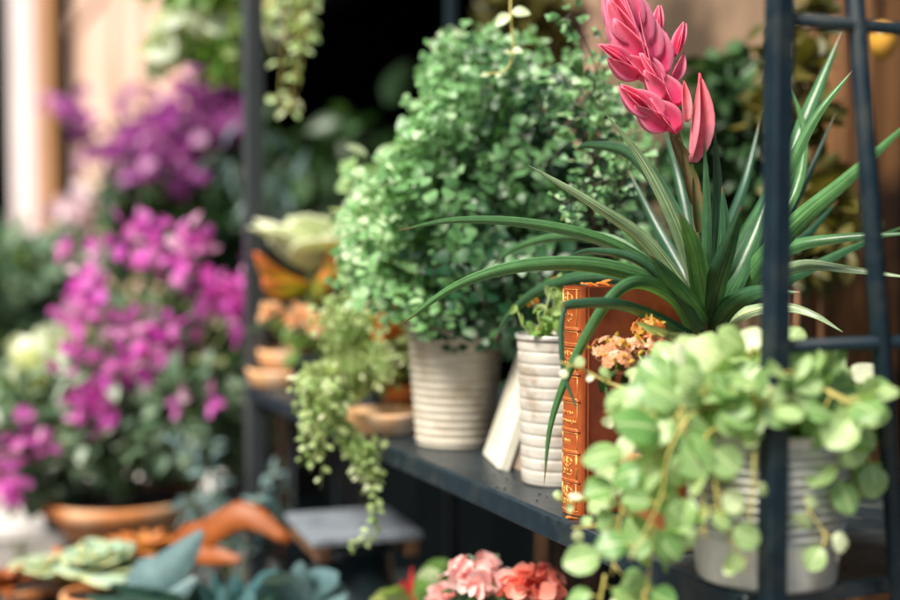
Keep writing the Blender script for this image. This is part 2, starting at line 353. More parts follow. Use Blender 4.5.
far = thing('plaster_building', (XW + .1, yd1 + 3, 0), 'pale pink plaster building further down the street, beside the far end of the rack', 'building')
yf1 = wy(76, XW)
part('wall', 'pinkwall', far, (XW, XW + .4, yd1 + .1, yf1, 0, 6))
part('string_course', 'pinkwall', far, (XW - .04, XW - .001, yd1 + .1, yf1, 3.3, 3.42))
part('plinth', 'pinkwall', far, (XW - .04, XW - .001, yd1 + .1, yf1, .003, .4))
ds = MB()
for px_ in (118, 150, 176): bx(ds, XW - .05, XW - .002, wy(px_ + 3, XW), wy(px_ - 3, XW), .45, 3.3)
ds.build('pilaster_strip', M['pinkwall'], far, smooth=False)
nb = thing('neighbouring_building', (1.6, 15, 0), 'building at the far left with a white column, ochre timber post and solid dark stand-ins for shaded doorways', 'building')
def pillar(name, mat, px0, px1, d, z=6):
    a = P(px0, 300, d); b = P(px1, 300, d); c = (a + b) / 2; m = MB(); wid = np.linalg.norm(b - a)
    m.box((c[0], c[1], z / 2), (wid * .95, wid * .95, z), ax=[RT, fl, (0, 0, 1)], bev=.02); return m.build(name, M[mat], nb, smooth=False)
pillar('column', 'whitepaint', 17, 43, 11.0); pillar('timber_post', 'ochre', 43, 60, 12.0); pillar('doorway', 'dark', 56, 76, 13.2); pillar('doorway', 'dark', -34, 16, 13.0)  # doorways are solid near-black pillars, the openings' shade as colour
part('wall', 'pinkwall', nb, (-1.5, 3.2, 16, 16.4, 0, 7))
# the sunlit side across the street, outside the frame: gives the bounce light and what the leaves reflect
opp = thing('facing_building', (-9, 4, 0), 'pale building on the other side of the street', 'building')
part('wall', 'pinkwall', opp, (-9.4, -9, -14, 24, 0, 5))

# ------------------------------------------------------------------ the plant rack
XF, XB = .577, .967; Y0, Y1 = .738, 2.23; TOP = 2.05
rack = thing('plant_rack', ((XF + XB) / 2, (Y0 + Y1) / 2, 0), 'dark blue-black steel rack with a slate shelf, carrying the potted plants and books', 'plant rack')
for (x, y, s) in ((XF, Y0, .0168), (XF, Y1, .033), (XB, Y0, .018), (XB, Y1, .018)):
    m = MB(); m.box((x, y, TOP / 2), (s, s, TOP), bev=.002); m.build('post', M['skysteel' if s > .03 else 'metal'], rack, smooth=False)
def shelf(z, th=.014):
    m = MB(); m.box(((XF + XB) / 2 - .002, (Y0 + Y1) / 2, z - th / 2), (XB - XF + .022, Y1 - Y0 - .03, th), bev=.002)
    o = m.build('shelf', M['shelf'], rack, smooth=False)
    m = MB(); m.box((XF - .0165, (Y0 + Y1) / 2, z - .012), (.004, Y1 - Y0 - .035, .022), bev=.001); m.build('lip', M['metal'], o, smooth=False)
shelf(ZS); shelf(.78)
# end grid: rails and bars of the end nearest the camera
zt = PL(800, 20, 1, Y0)[2]; zl = PL(800, 346, 1, Y0)[2]
for z in (zt, zl, zl - .236, zt + .24, .50):
    m = MB(); m.tube([(XF + .009, Y0, z), (XB - .009, Y0, z)], .0052, 10); m.build('rail', M['metal'], rack)
for (a, b) in (((853, -30), (903, 640)),):
    A = PL(a[0], a[1], 1, Y0); B = PL(b[0], b[1], 1, Y0); dr = nz(A - B); A = A + dr * .35; B = B - dr * .25
    m = MB(); m.tube([A, B], .0072, 12); m.build('grid_bar', M['metal'], rack)
m = MB(); A = PL(950, 0, 1, Y0); m.tube([(A[0], Y0, .4), (A[0], Y0, 1.95)], .0068, 10); m.build('grid_bar', M['metal'], rack)
for z in (.45, .62, 1.98):                     # far end and long top rails
    m = MB(); m.tube([(XF, Y1, z), (XB, Y1, z)], .006, 8); m.build('rail', M['metal'], rack)
for x in (XF, XB):
    m = MB(); m.tube([(x, Y0 + .009, 1.98), (x, Y1 - .012, 1.98)], .006, 8); m.build('rail', M['metal'], rack)
for k in range(4):
    y = Y1 - .001; x = XF + .07 + k * .085; m = MB(); m.tube([(x, y, .45), (x, y, ZS - .02)], .004, 8); m.build('grid_bar', M['metal'], rack)

# ------------------------------------------------------------------ pots
def ribbed(mb, c, r0, r1, h, ribs, amp, rim=.0035, z0=.0, z1=1.0, wob=.004, sharp=1.0, seg=64, inner=.02, groove=.16):
    prof = [(r0 * .93, .0), (r0 * .985, .0012), (r0, .004)]; N = ribs * 14
    for i in range(1, N + 1):
        u = i / N; z = .004 + (h - .008) * u; r = r0 + (r1 - r0) * u
        k = 0
        if z0 < u < z1:
            q = ((u - z0) / (z1 - z0) * ribs) % 1; dq = min(q, 1 - q); k = amp * (1 - math.exp(-(dq / groove) ** 2) ) * (1 - .35 * abs(q - .5))
        prof.append((r + k - amp * .5 * (z0 < u < z1), z))
    prof += [(r1 + rim, h - .004), (r1 + rim * 1.3, h - .0015), (r1 + rim * .8, h), (r1 - .001, h - .001), (r1 - .003, h - .006), ((r0 + r1) / 2, h - inner - .01)]
    mb.lathe(c, prof, seg, wob)
def soil(c, r, z, parent):
    m = MB(); m.disc((c[0], c[1], c[2] + z), r, 28, .003); return m.build('soil', M['soil'], parent)
def plainpot(mb, c, r0, r1, h, rimh=.02, rim=.006, seg=40):
    mb.lathe(c, [(r0 * .9, 0), (r0, .002), (r0 + (r1 - r0) * .75, h - rimh - .001), (r1 + rim * .2, h - rimh), (r1 + rim, h - rimh + .003), (r1 + rim, h - .003), (r1 + rim * .6, h), (r1 - .003, h - .001), (r1 - .006, h - .012), (r1 - .008, h - .03)], seg, .003)
def on(px, py, r, z=ZS):                      # centre of a pot whose front foot shows at (px,py)
    p = S(px, py, z); d = nz([p[0], p[1], 0]); return p + d * r

# ---- maidenhair fern in the big cream pot
cA = on(455, 450, .050)
fernT = thing('potted_fern', cA, 'maidenhair fern billowing out of a large cream ribbed pot on the slate shelf', 'potted plant')
m = MB(); ribbed(m, cA, .0500, .0625, .158, 15, .0023, wob=.006, groove=.24); m.build('pot', M['cream'], fernT)
soil(cA, .058, .140, fernT)
leafs = MB(); stems = MB()
def frond(base, tip, ln=None, arch=.35, size=.014, pin=.05, tmplset=T_FAN, lf=None, st=None, start=.3, facing=None, dens=1.0, srad=.0007):
    base = np.asarray(base); tip = np.asarray(tip); d = np.linalg.norm(tip - base)
    ctrl = (base * .45 + tip * .55) + np.array([0, 0, arch * d]); 
    q = [(1 - t) ** 2 * base + 2 * t * (1 - t) * ctrl + t * t * tip for t in np.linspace(0, 1, 12)]
    st.tube(q, [srad * (1.25 - .8 * i / 11) for i in range(12)], 4)
    n = max(5, int(d * .85 * (1 - start) / (size * .78) * dens))
    sidev = nz(np.cross(tip - base, [0, 0, 1]) + rng.normal(size=3) * .25)
    for i in range(n):
        u = start + (1 - start) * (i + .5) / n; p = (1 - u) ** 2 * base + 2 * u * (1 - u) * ctrl + u * u * tip
        t = nz(2 * (1 - u) * (ctrl - base) + 2 * u * (tip - ctrl))
        s_ = 1 if i % 2 else -1; pl = pin * (1 - ((u - start) / (1 - start)) ** 1.4 * .85) * U(.7, 1.15)
        pd = nz(sidev * s_ + t * .55 + rng.normal(size=3) * .18 + np.array([0, 0, .1])); k = max(1, int(pl / (size * .62)))
        e = p + pd * pl - np.array([0, 0, .22 * pl]); st.tube([p, (p + e) / 2 + np.array([0, 0, .05 * pl]), e], [srad * .6] * 3, 3)
        for j in range(k + 1):
            w_ = (j + .6) / (k + 1); c = p + (e - p) * min(1, w_)
            ld = nz(pd * (.55 if j < k else 1.2) + np.cross(pd, [0, 0, 1]) * (1 if j % 2 else -1) * (.8 if j < k else 0) + rng.normal(size=3) * .25)
            nn = nz((facing if facing is not None else np.array([0, 0, 1.0])) + rng.normal(size=3) * .45)
            z = size * U(.7, 1.2); lf.leaf(pick(tmplset), c, ld, nn, z, z * U(.85, 1.15))
def frond2(base, tip, arch, size, pin, tone, st0=.38):
    """maidenhair frond: a wiry arching rachis, flat sprays either side, fan leaflets in rows along each spray"""
    d = np.linalg.norm(tip - base); ctrl = base * .45 + tip * .55 + np.array([0, 0, arch * d])
    bz = lambda u: (1 - u) ** 2 * base + 2 * u * (1 - u) * ctrl + u * u * tip
    stems.tube([bz(t) for t in np.linspace(0, 1, 12)], [.0011 - .0007 * i / 11 for i in range(12)], 4)
    fn = nz(-FW * .75 + np.array([0, 0, .55]) + rng.normal(size=3) * .28)     # the plane of the whole spray
    n = max(5, int(d * (1 - st0) / (size * 1.15)))
    for i in range(n):
        u = st0 + (1 - st0) * (i + .5) / n; p = bz(u); t = nz(bz(min(1, u + .03)) - bz(u - .03)); sd_ = nz(np.cross(t, fn)) * (1 if i % 2 else -1)
        pl = pin * (1 - ((u - st0) / (1 - st0)) ** 1.3 * .8) * U(.65, 1.15); pd = nz(sd_ * .9 + t * .65 + rng.normal(size=3) * .12)
        m_ = max(1, int(pl / (size * .72))); e = p + pd * pl - np.array([0, 0, .18 * pl]); stems.tube([p, (p + e) / 2 + np.array([0, 0, .04 * pl]), e], .0004, 3)
        for j in range(m_ + 1):
            w_ = (j + .7) / (m_ + 1); c = p + (e - p) * w_; off = nz(np.cross(pd, fn)) * (1 if j % 2 else -1)
            ld = nz(pd * (.5 if j < m_ else 1.3) + (off if j < m_ else 0) + rng.normal(size=3) * .14)
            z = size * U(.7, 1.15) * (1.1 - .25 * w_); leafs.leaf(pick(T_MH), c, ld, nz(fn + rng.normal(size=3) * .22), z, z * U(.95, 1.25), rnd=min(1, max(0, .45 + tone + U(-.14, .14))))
T_MH = [tmpl(4, 6, lambda u: (.10, .62, 1.0, 1.08, .72)[int(round(u * 4))], b, c, 0, 0, sc) for b, c, sc in ((.12, .06, .10), (-.08, .08, .06), (.22, -.05, .12))]
CROWN = cA + np.array([0, 0, .14])
outline = [(352, 262), (350, 215), (372, 170), (385, 175), (405, 140), (425, 118), (440, 70), (446, 35), (470, 40), (495, 32), (520, 55), (548, 78), (575, 70), (612, 85), (632, 140), (640, 200), (640, 250), (610, 300), (560, 310), (505, 330), (450, 345), (415, 318), (395, 292), (375, 280)]
def inside(x, y, poly):
    c = False; n = len(poly)
    for i in range(n):
        x1, y1 = poly[i]; x2, y2 = poly[i - 1]
        if (y1 > y) != (y2 > y) and x < (x2 - x1) * (y - y1) / (y2 - y1) + x1: c = not c
    return c
tocam = -fl * .55 + np.array([-.25, 0, .85])
targets = []
for i in range(len(outline)):
    a, b = outline[i - 1], outline[i]
    for k in range(2):
        t = U(0, 1); g_ = U(-6, 12); targets.append((a[0] + (b[0] - a[0]) * t + (g_ if a[0] > 500 else -g_), a[1] + (b[1] - a[1]) * t - g_ * .4, 0))
while len(targets) < 48 + 76:
    x, y = U(345, 645), U(28, 345)
    if inside(x, y, outline): targets.append((x, y, 1))
for (x, y, k) in targets:
    dx, dy = (x - 490) / 150, (y - 200) / 165; dome = math.sqrt(max(0, 1 - min(1, dx * dx + dy * dy)))
    dep = 1.62 - (.22 * dome * (U(.25, 1) if k else 1)) + U(-.03, .03) + (.03 if x > 560 else 0)
    tip = P(x, y, dep); lowf = max(0, (y - 180) / 160)
    pale = max(-.25, min(.35, (470 - x) / 260 + (150 - y) / 700)) + U(-.34, .30) - (.22 if (y > 190 and x > 430) or x > 545 else 0)  # paler upper left, darker lower right: light and shade put into frond tone
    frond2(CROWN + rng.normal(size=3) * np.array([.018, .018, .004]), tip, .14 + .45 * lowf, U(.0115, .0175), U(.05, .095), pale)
for (x, y, x2, y2) in ((480, 120, 438, 36), (490, 110, 462, 28), (470, 130, 447, 70), (520, 130, 500, 24), (530, 120, 548, 60), (560, 130, 606, 78), (400, 230, 345, 255), (400, 240, 338, 285), (430, 150, 385, 168), (455, 100, 434, 62), (500, 80, 482, 34), (545, 90, 532, 34), (590, 120, 640, 96), (600, 160, 652, 150), (400, 180, 362, 196), (390, 260, 334, 268), (600, 260, 650, 250), (440, 120, 412, 118), (575, 100, 585, 52)):
    frond2(P(x, y, 1.58), P(x2, y2, 1.55), .12, .0125, .05, .3, st0=.1)
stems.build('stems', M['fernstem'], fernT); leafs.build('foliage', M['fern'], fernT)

# ---- small white corrugated pot with orange-flowered seedling
cB = on(557, 489, .040)
pB = thing('potted_seedling', cB, 'small white corrugated tin pot with an orange-flowered seedling, beside the leather book', 'potted plant')
m = MB(); ribbed(m, cB, .0385, .0435, .161, 12, .0013, rim=.0022, wob=.004, groove=.10); pot = m.build('pot', M['white'], pB)
m = MB(); m.lathe(cB + [0, 0, .1585], [(.0435, 0), (.0462, .0006), (.0468, .0022), (.0462, .0038), (.0445, .004), (.0430, .003), (.0430, 0)], 56, .004, cap=False); m.build('rim', M['zinc'], pot)
soil(cB, .0415, .148, pB)
lf = MB(); st = MB(); fl_ = MB()
for k in range(16):
    b = cB + np.array([U(-.03, .03), U(-.03, .03), .15]); e = b + np.array([U(-.03, .02), U(-.03, .02), U(.02, .07)]); st.tube([b, (b + e) / 2 + rng.normal(size=3) * .004, e], .0009, 5)
    for j in range(5): lf.leaf(pick(T_OVAL), b + (e - b) * (j + 1) / 5, rdir(.3), rdir(1), U(.012, .018))
    if k % 3 == 0:
        for j in range(7): fl_.leaf(pick(T_PETAL), e, rdir(.4), rdir(.5), .008)
st.build('stems', M['greenstem'], pB); lf.build('foliage', M['bright'], pB); fl_.build('flowers', M['orangef'], pB)

# ---- books
def book(name, label, origin, ax, wid, thick, hgt, cov, rd=True):
    """ax[0] from spine to fore-edge, ax[1] through the thickness, ax[2] up; origin = foot corner on the spine"""
    t = thing(name, origin, label, 'book'); ax = [nz(a) for a in ax]; o = np.asarray(origin, float); ct = .0026
    def bb(x0, x1, y0, y1, z0, z1, mb, bev=.0007): mb.box(o + ax[0] * (x0 + x1) / 2 + ax[1] * (y0 + y1) / 2 + ax[2] * (z0 + z1) / 2, (x1 - x0, y1 - y0, z1 - z0), ax=ax, bev=bev)
    m = MB(); bb(.006, wid, 0, ct, 0, hgt, m, .0009); c = m.build('cover', M[cov], t, smooth=False)
    m = MB(); bb(.006, wid, thick - ct, thick, 0, hgt, m, .0009); m.build('cover', M[cov], t, smooth=False)
    m = MB(); bb(.003, wid - .004, ct + .0003, thick - ct - .0003, .004, hgt - .004, m, .0005); m.build('page_block', M['paper'], t, smooth=False)
    return t, o, ax, bb
oB = S(559.0, 513, ZS) + np.array([0, .036, 0])
Yax = [(1, .05, 0), (-.05, 1, 0), (0, 0, 1)]
TH = .034
oL = S(578.5, 517.5, ZS); oL = oL + np.array([0, 0, .0005])
lb, o, ax, bb = book('leather_book', 'upright antique book in red-brown leather, its orange spine tooled with gold panels', oL, Yax, .152, TH, .2195, 'leather')
# spine: gently rounded shell, flush with both covers
m = MB(); seg = 12; V = []; H = .2195
for k in range(seg + 1):
    q = math.pi * k / seg; V.append((.0085 - .0085 * math.sin(q) ** .7 - .0025 * math.sin(q), TH / 2 - TH / 2 * math.cos(q)))
vs = [o + ax[0] * a + ax[1] * b + ax[2] * z for z in (.0002, H - .0002) for (a, b) in V]
vs += [o + ax[0] * (a + .002) + ax[1] * (TH / 2 + (b - TH / 2) * .9) + ax[2] * z for z in (.0002, H - .0002) for (a, b) in V]
n = seg + 1; Fs = [(k, k + 1, n + k + 1, n + k) for k in range(seg)] + [(n + k, n + k + 1, 3 * n + k + 1, 3 * n + k) for k in range(seg)] + [(k + 1, k, 2 * n + k, 2 * n + k + 1) for k in range(seg)]
m.add(vs, Fs); sp = m.build('spine', M['spine'], lb, sharp=40)
def spx(b):                                   # depth of the spine surface at thickness b
    q = math.acos(max(-1, min(1, 1 - 2 * b / TH))); return .0085 - .0085 * math.sin(q) ** .7 - .0025 * math.sin(q)
gm = MB()
def gline(pts, r=.00045):
    gm.tube([o + ax[0] * (spx(b) - .0001) + ax[1] * b + ax[2] * z for b, z in pts], r, 5)
def hb(z, r=.0005, b0=.003, b1=TH - .003): gline([(b0 + (b1 - b0) * i / 10, z) for i in range(11)], r)
rows = [.004, .030, .034, .058, .062, .079, .083, .108, .112, .133, .138, .160, .165, .176, .180, .2165]
for z in rows: hb(z)
for a, b in ((.034, .058), (.062, .079), (.083, .108), (.112, .133), (.138, .160), (.165, .176)):
    for bb_ in (.004, TH - .004): gline([(bb_, a), (bb_, b)], .0004)
def ornament(z0, z1):
    c = (z0 + z1) / 2; h = (z1 - z0) / 2 - .002
    for bb_ in (.005, TH - .005): gline([(bb_, z0), (bb_, z1)], .0006)
    for s_ in (-1, 1):
        gline([(TH / 2 + s_ * .008 * math.sin(q), c + h * .85 * math.cos(q * .5) * (1)) for q in np.linspace(.3, 3.1, 10)], .0006)
        for k in (-1, 1):
            gline([(TH / 2 + s_ * .0055 + .0028 * math.cos(q) * (1 - q / 14), c + k * h * .5 + .0035 * math.sin(q) * (1 - q / 14)) for q in np.linspace(0, 9, 16)], .00055)
    gline([(TH / 2, c - h), (TH / 2, c + h)], .0006)
    for k in range(5): gline([(TH / 2 - .003, c - h + (k + .5) * h * .4), (TH / 2, c - h + (k + .9) * h * .4), (TH / 2 + .003, c - h + (k + .5) * h * .4)], .0005)
ornament(.180, .2165); ornament(.004, .030); ornament(.138, .160); ornament(.034, .058)
for zc, hh, nn_ in ((.098, .0035, 5), (.090, .003, 7), (.0705, .0045, 3)):   # worn, unreadable gilt title lines
    for k in range(nn_):
        b = TH / 2 + (k - (nn_ - 1) / 2) * .0035; q = rng.integers(3)
        gline([(b - .001, zc - hh / 2), (b - .001, zc + hh / 2)], .0004)
        gline([(b - .001, zc + hh / 2 * (1, -1, 0)[q]), (b + .0012, zc + hh / 2 * (1, -1, 0)[q])], .0004)
        if q: gline([(b + .0012, zc - hh / 2), (b + .0012, zc + hh / 2)], .0004)
gm.build('gold_tooling', M['gold'], sp)
for z in (.032, .060, .081, .110, .1355, .1625, .178):
    m = MB(); m.tube([o + ax[0] * (spx(b) + .0004) + ax[1] * b + ax[2] * z for b in np.linspace(.002, TH - .002, 12)], .0016, 6); m.build('raised_band', M['spine'], sp)
m = MB(); m.box(o + ax[0] * .0105 + ax[1] * (-.00005) + ax[2] * H / 2, (.0018, .0008, H - .002), ax=ax, bev=.0002); m.build('hinge', M['spine'], lb, smooth=False)

oC = S(498.5, 471, ZS); ya = nz(S(481, 453, ZS) - oC); lean = R(19)
perp = nz(np.cross(ya, [0, 0, 1])); perp = perp if perp[0] > 0 else -perp
upv = np.array([0, 0, 1]) * math.cos(lean) + perp * math.sin(lean); thk = np.cross(upv, ya); thk = thk if np.dot(thk, perp) > 0 else -thk
b1, o, ax, bb = book('cream_book', 'cream cloth book leaning against a shade-toned tan one, between two ribbed pots', oC + [0, 0, .0012], [ya, thk, upv], .108, .013, .170, 'clothcov')
m = MB(); bb(-.0005, .0055, .0002, .0128, .0004, .1696, m, .0012); m.build('spine', M['clothcov'], b1, smooth=False)
oD = oC + perp * .0165 + ya * .004
b2, o, ax, bb = book('shade_tan_book', 'thicker book in shade-toned tan cloth, behind the leaning cream book, beside the small white pot', oD + [0, 0, .0012], [ya, thk, upv], .098, .030, .112, 'clothshade')
m = MB(); bb(-.0005, .0055, .0002, .0298, .0004, .1116, m, .0012); m.build('spine', M['clothshade'], b2, smooth=False)

# ---- bromeliad
cE = on(712, 545, .055); cE = np.array([*(P(712, 300, 1.26)[:2]), ZS])
br = thing('bromeliad', cE, 'bromeliad with long arching strap leaves and a tall pink flower spike', 'potted plant')
m = MB(); plainpot(m, cE, .040, .052, .10); m.build('pot', M['terra'], br); soil(cE, .047, .088, br)
BD = 1.245
def side(a, b=.5): return lambda u, t: np.cross(t, FW) * a + FW * b
BL = [  # (px,py,depth)..., width px, facing mix, pale
 ([(702, 335, BD), (668, 292, 1.20), (600, 268, 1.17), (520, 268, 1.16), (455, 288, 1.16), (401, 325, 1.15)], 19, .85, 0, .85),
 ([(700, 330, BD), (660, 278, 1.22), (605, 243, 1.20), (530, 225, 1.19), (455, 221, 1.19), (397, 231, 1.20)], 15, .75, 0, .75),
 ([(698, 332, BD), (665, 285, 1.25), (615, 243, 1.27), (560, 238, 1.30), (518, 248, 1.32), (489, 268, 1.33)], 13, .8, 0, .6),
 ([(698, 336, BD), (660, 292, 1.27), (600, 278, 1.30), (545, 290, 1.33), (512, 314, 1.34), (494, 341, 1.35)], 17, .8, 0, .3),
 ([(702, 325, BD), (672, 278, 1.22), (640, 238, 1.2), (590, 203, 1.18), (528, 165, 1.17)], 17, .9, 1, .35),
 ([(706, 325, BD), (690, 270, 1.22), (670, 215, 1.20), (640, 158, 1.19), (605, 113, 1.18)], 15, .85, 1, .1),
 ([(704, 325, BD), (690, 262, 1.24), (665, 200, 1.26), (630, 155, 1.27), (590, 146, 1.28), (575, 150, 1.28)], 17, .7, 0, .25),
 ([(696, 334, 1.21), (675, 300, 1.17), (640, 284, 1.13), (612, 300, 1.12), (580, 352, 1.12), (553, 420, 1.12), (544, 486, 1.12)], 17, .8, 0, .6),
 ([(708, 330, BD), (735, 262, 1.28), (775, 190, 1.3), (806, 115, 1.31), (842, 30, 1.32)], 28, .8, 0, .45),
 ([(710, 330, BD), (745, 270, 1.24), (775, 200, 1.2), (812, 122, 1.18), (856, 66, 1.17)], 17, .9, 0, .7),
 ([(712, 330, BD), (748, 278, 1.2), (795, 222, 1.14), (850, 175, 1.1), (920, 112, 1.06)], 23, .85, 0, .9),
 ([(712, 330, BD), (755, 250, 1.27), (795, 190, 1.28), (803, 130, 1.29), (786, 78, 1.3)], 12, .8, 0, .8),
 ([(712, 330, BD), (760, 262, 1.3), (800, 190, 1.33), (836, 112, 1.35)], 12, .8, 0, .05),
 ([(712, 330, BD), (714, 260, 1.22), (717, 190, 1.21), (714, 126, 1.2)], 15, .9, 0, .12),
 ([(712, 330, BD), (706, 260, 1.2), (706, 200, 1.18), (704, 138, 1.17)], 12, .8, 0, .3),
 ([(712, 330, BD), (720, 280, 1.2), (724, 230, 1.18), (722, 186, 1.17)], 17, .9, 0, .15),
 ([(712, 332, BD), (745, 278, 1.22), (790, 246, 1.18), (845, 236, 1.15), (925, 232, 1.12)], 18, .7, 0, .55),
 ([(712, 332, BD), (750, 286, 1.24), (800, 264, 1.2), (850, 268, 1.17), (915, 278, 1.14)], 16, .7, 1, .5),
 ([(712, 334, BD), (750, 298, 1.25), (800, 272, 1.28), (850, 248, 1.3), (915, 222, 1.34)], 14, .7, 0, .3),
 ([(712, 336, BD), (745, 312, 1.2), (785, 306, 1.17), (815, 314, 1.15), (843, 332, 1.14)], 13, .8, 1, .8),
 ([(706, 332, BD), (700, 285, 1.18), (692, 245, 1.13), (680, 213, 1.08)], 23, .9, 0, .55),
 ([(706, 332, BD), (715, 285, 1.17), (728, 245, 1.12), (742, 205, 1.08)], 23, .9, 0, .2),
 ([(706, 332, BD), (728, 290, 1.2), (752, 240, 1.2), (775, 178, 1.22)], 24, .9, 0, .4),
 ([(704, 334, BD), (690, 290, 1.25), (655, 225, 1.3), (628, 170, 1.33)], 14, .8, 0, .1),
 ([(704, 334, BD), (680, 300, 1.2), (640, 262, 1.18), (590, 252, 1.19), (560, 262, 1.2)], 13, .7, 0, .2),
 ([(708, 334, BD), (690, 305, 1.18), (668, 278, 1.14), (650, 255, 1.12)], 20, .9, 0, .3),
 ([(708, 334, BD), (730, 305, 1.18), (760, 290, 1.14), (800, 292, 1.12)], 20, .8, 0, .35),
 ([(708, 334, BD), (740, 285, 1.3), (800, 240, 1.36), (838, 200, 1.4)], 15, .8, 0, .1),
 ([(700, 336, BD), (675, 340, 1.15), (655, 332, 1.1), (636, 322, 1.06)], 15, .8, 1, .9),
 ([(706, 332, BD), (690, 240, 1.3), (678, 180, 1.34), (662, 120, 1.36)], 13, .8, 0, .1),
 ([(706, 332, BD), (725, 240, 1.3), (745, 180, 1.34), (760, 120, 1.36)], 13, .8, 0, .05),
]
for (pts, wpx, mixa, pale, rv) in BL:
    m = MB(); dm = pts[len(pts) // 2][2]
    m.strap([P(*p) for p in pts], wpx * dm / F * 1.04, side(mixa, .45), gutter=.55, rnd=rv, ns=30, prof=lambda u: (1.15 - .15 * min(1, u * 3)) * (max(0.012, 1 - u ** 2.4)) ** .85)
    m.build('leaf', M['brom_pale' if pale else 'brom'], br)
# one leaf folded over at the book's corner
m = MB(); m.strap([P(*p) for p in ((690, 338, 1.2), (655, 318, 1.14), (615, 305, 1.10), (575, 305, 1.09), (563, 308, 1.09))], .0125, side(.9, .4), gutter=.5, rnd=.15, ns=24, prof=lambda u: 1 - .3 * u); kl = m.build('leaf', M['brom'], br)
m = MB(); m.strap([P(*p) for p in ((566, 306, 1.09), (562, 330, 1.088), (565, 375, 1.085), (580, 415, 1.08))], .0062, side(.9, .3), gutter=.6, rnd=.1, ns=18); m.build('folded_tip', M['brom'], kl)
# flower spike
stempts = [P(705, 330, 1.23), P(697, 230, 1.21), P(688, 170, 1.2), P(672, 120, 1.2), P(655, 75, 1.2), P(640, 30, 1.2)]
m = MB(); m.tube(crv(stempts, 20), [.0036 - .0018 * i / 19 for i in range(20)], 10); spk = m.build('flower_spike', M['spikestem'], br)
T_BR = [tmpl(9, 6, lambda u: (math.sin(math.pi * (.10 + .885 * u ** .85)) ** .9), b, .22, 0, .006) for b in (.06, .02, .12)]
def paddle(a, b, wpx, n, pale=False, da=1.19, db=1.18):
    """one spikelet: long pointed bracts folded round each other, every next one reaching further"""
    A = P(*a, da); B = P(*b, db); L = np.linalg.norm(B - A); d = nz(B - A); s_ = np.cross(d, FW); wd_ = wpx * da / F
    m = MB()
    for k in range(n):
        sg = 1 if k % 2 else -1; u = k / max(1, n - 1) if n > 1 else 0
        p = A + d * L * (.44 * u) + s_ * sg * wd_ * .05; ln = L * (.56 + U(-.03, .03)) * (1.0 if n > 1 else 2)
        dd = nz(d + s_ * sg * (.20 - .12 * u)); rn = U(.05, .95)
        for q, (fx, nn_) in enumerate(((-.0009 * (n - k) - .001, -FW + s_ * sg * .55), (.0009 * (n - k) + .001, FW + s_ * sg * .55))):
            m.leaf(T_BR[k % 3], p + FW * fx, dd, nn_, ln, wd_ * (.98 - .30 * u) * (.92 if q else 1), rnd=rn)
    m.leaf(T_BR[1], B - d * L * .5, d, -FW, L * .52, wd_ * .5, rnd=.9)
    m.build('bract', M['bract_pale' if pale else 'bract'], spk, solid=.0004)
paddle((655, 82), (605, -30), 33, 7, da=1.20, db=1.17)
paddle((650, 84), (599, 45), 19, 3, da=1.195, db=1.165)
paddle((657, 62), (661, 6), 12, 2, da=1.205, db=1.20)
paddle((669, 82), (686, 24), 13, 2, da=1.2, db=1.195)
paddle((675, 108), (640, 54), 21, 3, da=1.19, db=1.175)
paddle((676, 134), (622, 85), 24, 4, da=1.19, db=1.165)
paddle((689, 162), (684, 82), 20, 1, True, da=1.185, db=1.175)
m = MB()
for (a, b, wpx) in (((694, 205), (683, 150), 15), ((690, 178), (670, 132), 15), ((698, 232), (694, 175), 13)):
    A = P(*a, 1.2); B = P(*b, 1.19); m.leaf(T_BR[0], A, B - A, -FW, np.linalg.norm(B - A), wpx * 1.2 / F, rnd=.2)
m.build('sheath', M['spikestem'], spk)

# ---- kalanchoe with peach flowers in a terracotta pot
cK = on(668, 556, .034)
ka = thing('kalanchoe', cK, 'kalanchoe with clusters of small peach flowers in front of the leather book', 'potted plant')
m = MB(); plainpot(m, cK, .030, .038, .085, .018, .004); m.build('pot', M['terra'], ka); soil(cK, .034, .078, ka)
lf = MB(); st = MB(); bud = MB()
for (x, y, d, r, kk, mm) in ((611, 350, 1.115, .0150, 26, 'kal'), (618, 362, 1.09, .0115, 20, 'kal'), (648, 330, 1.13, .0130, 22, 'orangef'), (634, 347, 1.12, .0095, 14, 'kal'), (652, 346, 1.11, .011, 16, 'kal')):
    c = P(x, y, d); fm = MB(); bud = MB(); b = cK + np.array([U(-.01, .01), U(-.01, .01), .08]); st.tube(crv([b, (b + c) / 2 + np.array([0, 0, .015]), c], 8), .0013, 6)
    for k in range(int(kk * 1.7)):
        v = rdir(.5); v = nz(v - FW * .5); p = c + v * r * np.array([1.1, 1.1, .75]); st.tube([c - [0, 0, r * .6], p], .0005, 4)
        if U(0, 1) < .22: bud.leaf(pick(T_OVAL), p, v, rdir(), .006, .006); bud.leaf(pick(T_OVAL), p, v, rdir(), .006, .006); continue
        a0 = nz(np.cross(v, rdir())); a1 = np.cross(v, a0); rr = U(0, 1)
        for q in range(4):
            an = q * math.pi / 2 + .4; e = math.cos(an) * a0 + math.sin(an) * a1; fm.leaf(T_PETAL[0], p, nz(e + v * .35), v, .0054, .0042, rnd=rr)
    fc = fm.build('flower_cluster', M[mm], ka)
    if bud.n: bud.build('buds', M['kalbud'], fc)
    for k in range(5): lf.leaf(pick(T_OVAL), c - [0, 0, r * 1.2] + rng.normal(size=3) * .006, rdir(0), rdir(1), U(.014, .024), U(.012, .02))
for k in range(34):
    b = cK + np.array([U(-.02, .02), U(-.02, .02), U(.08, .14)]); v = rdir(.3); lf.leaf(pick(T_OVAL), b, v, np.array([0, 0, 1.]), U(.03, .045), U(.026, .04))
st.build('stems', M['greenstem'], ka); lf.build('foliage', M['deep'], ka)

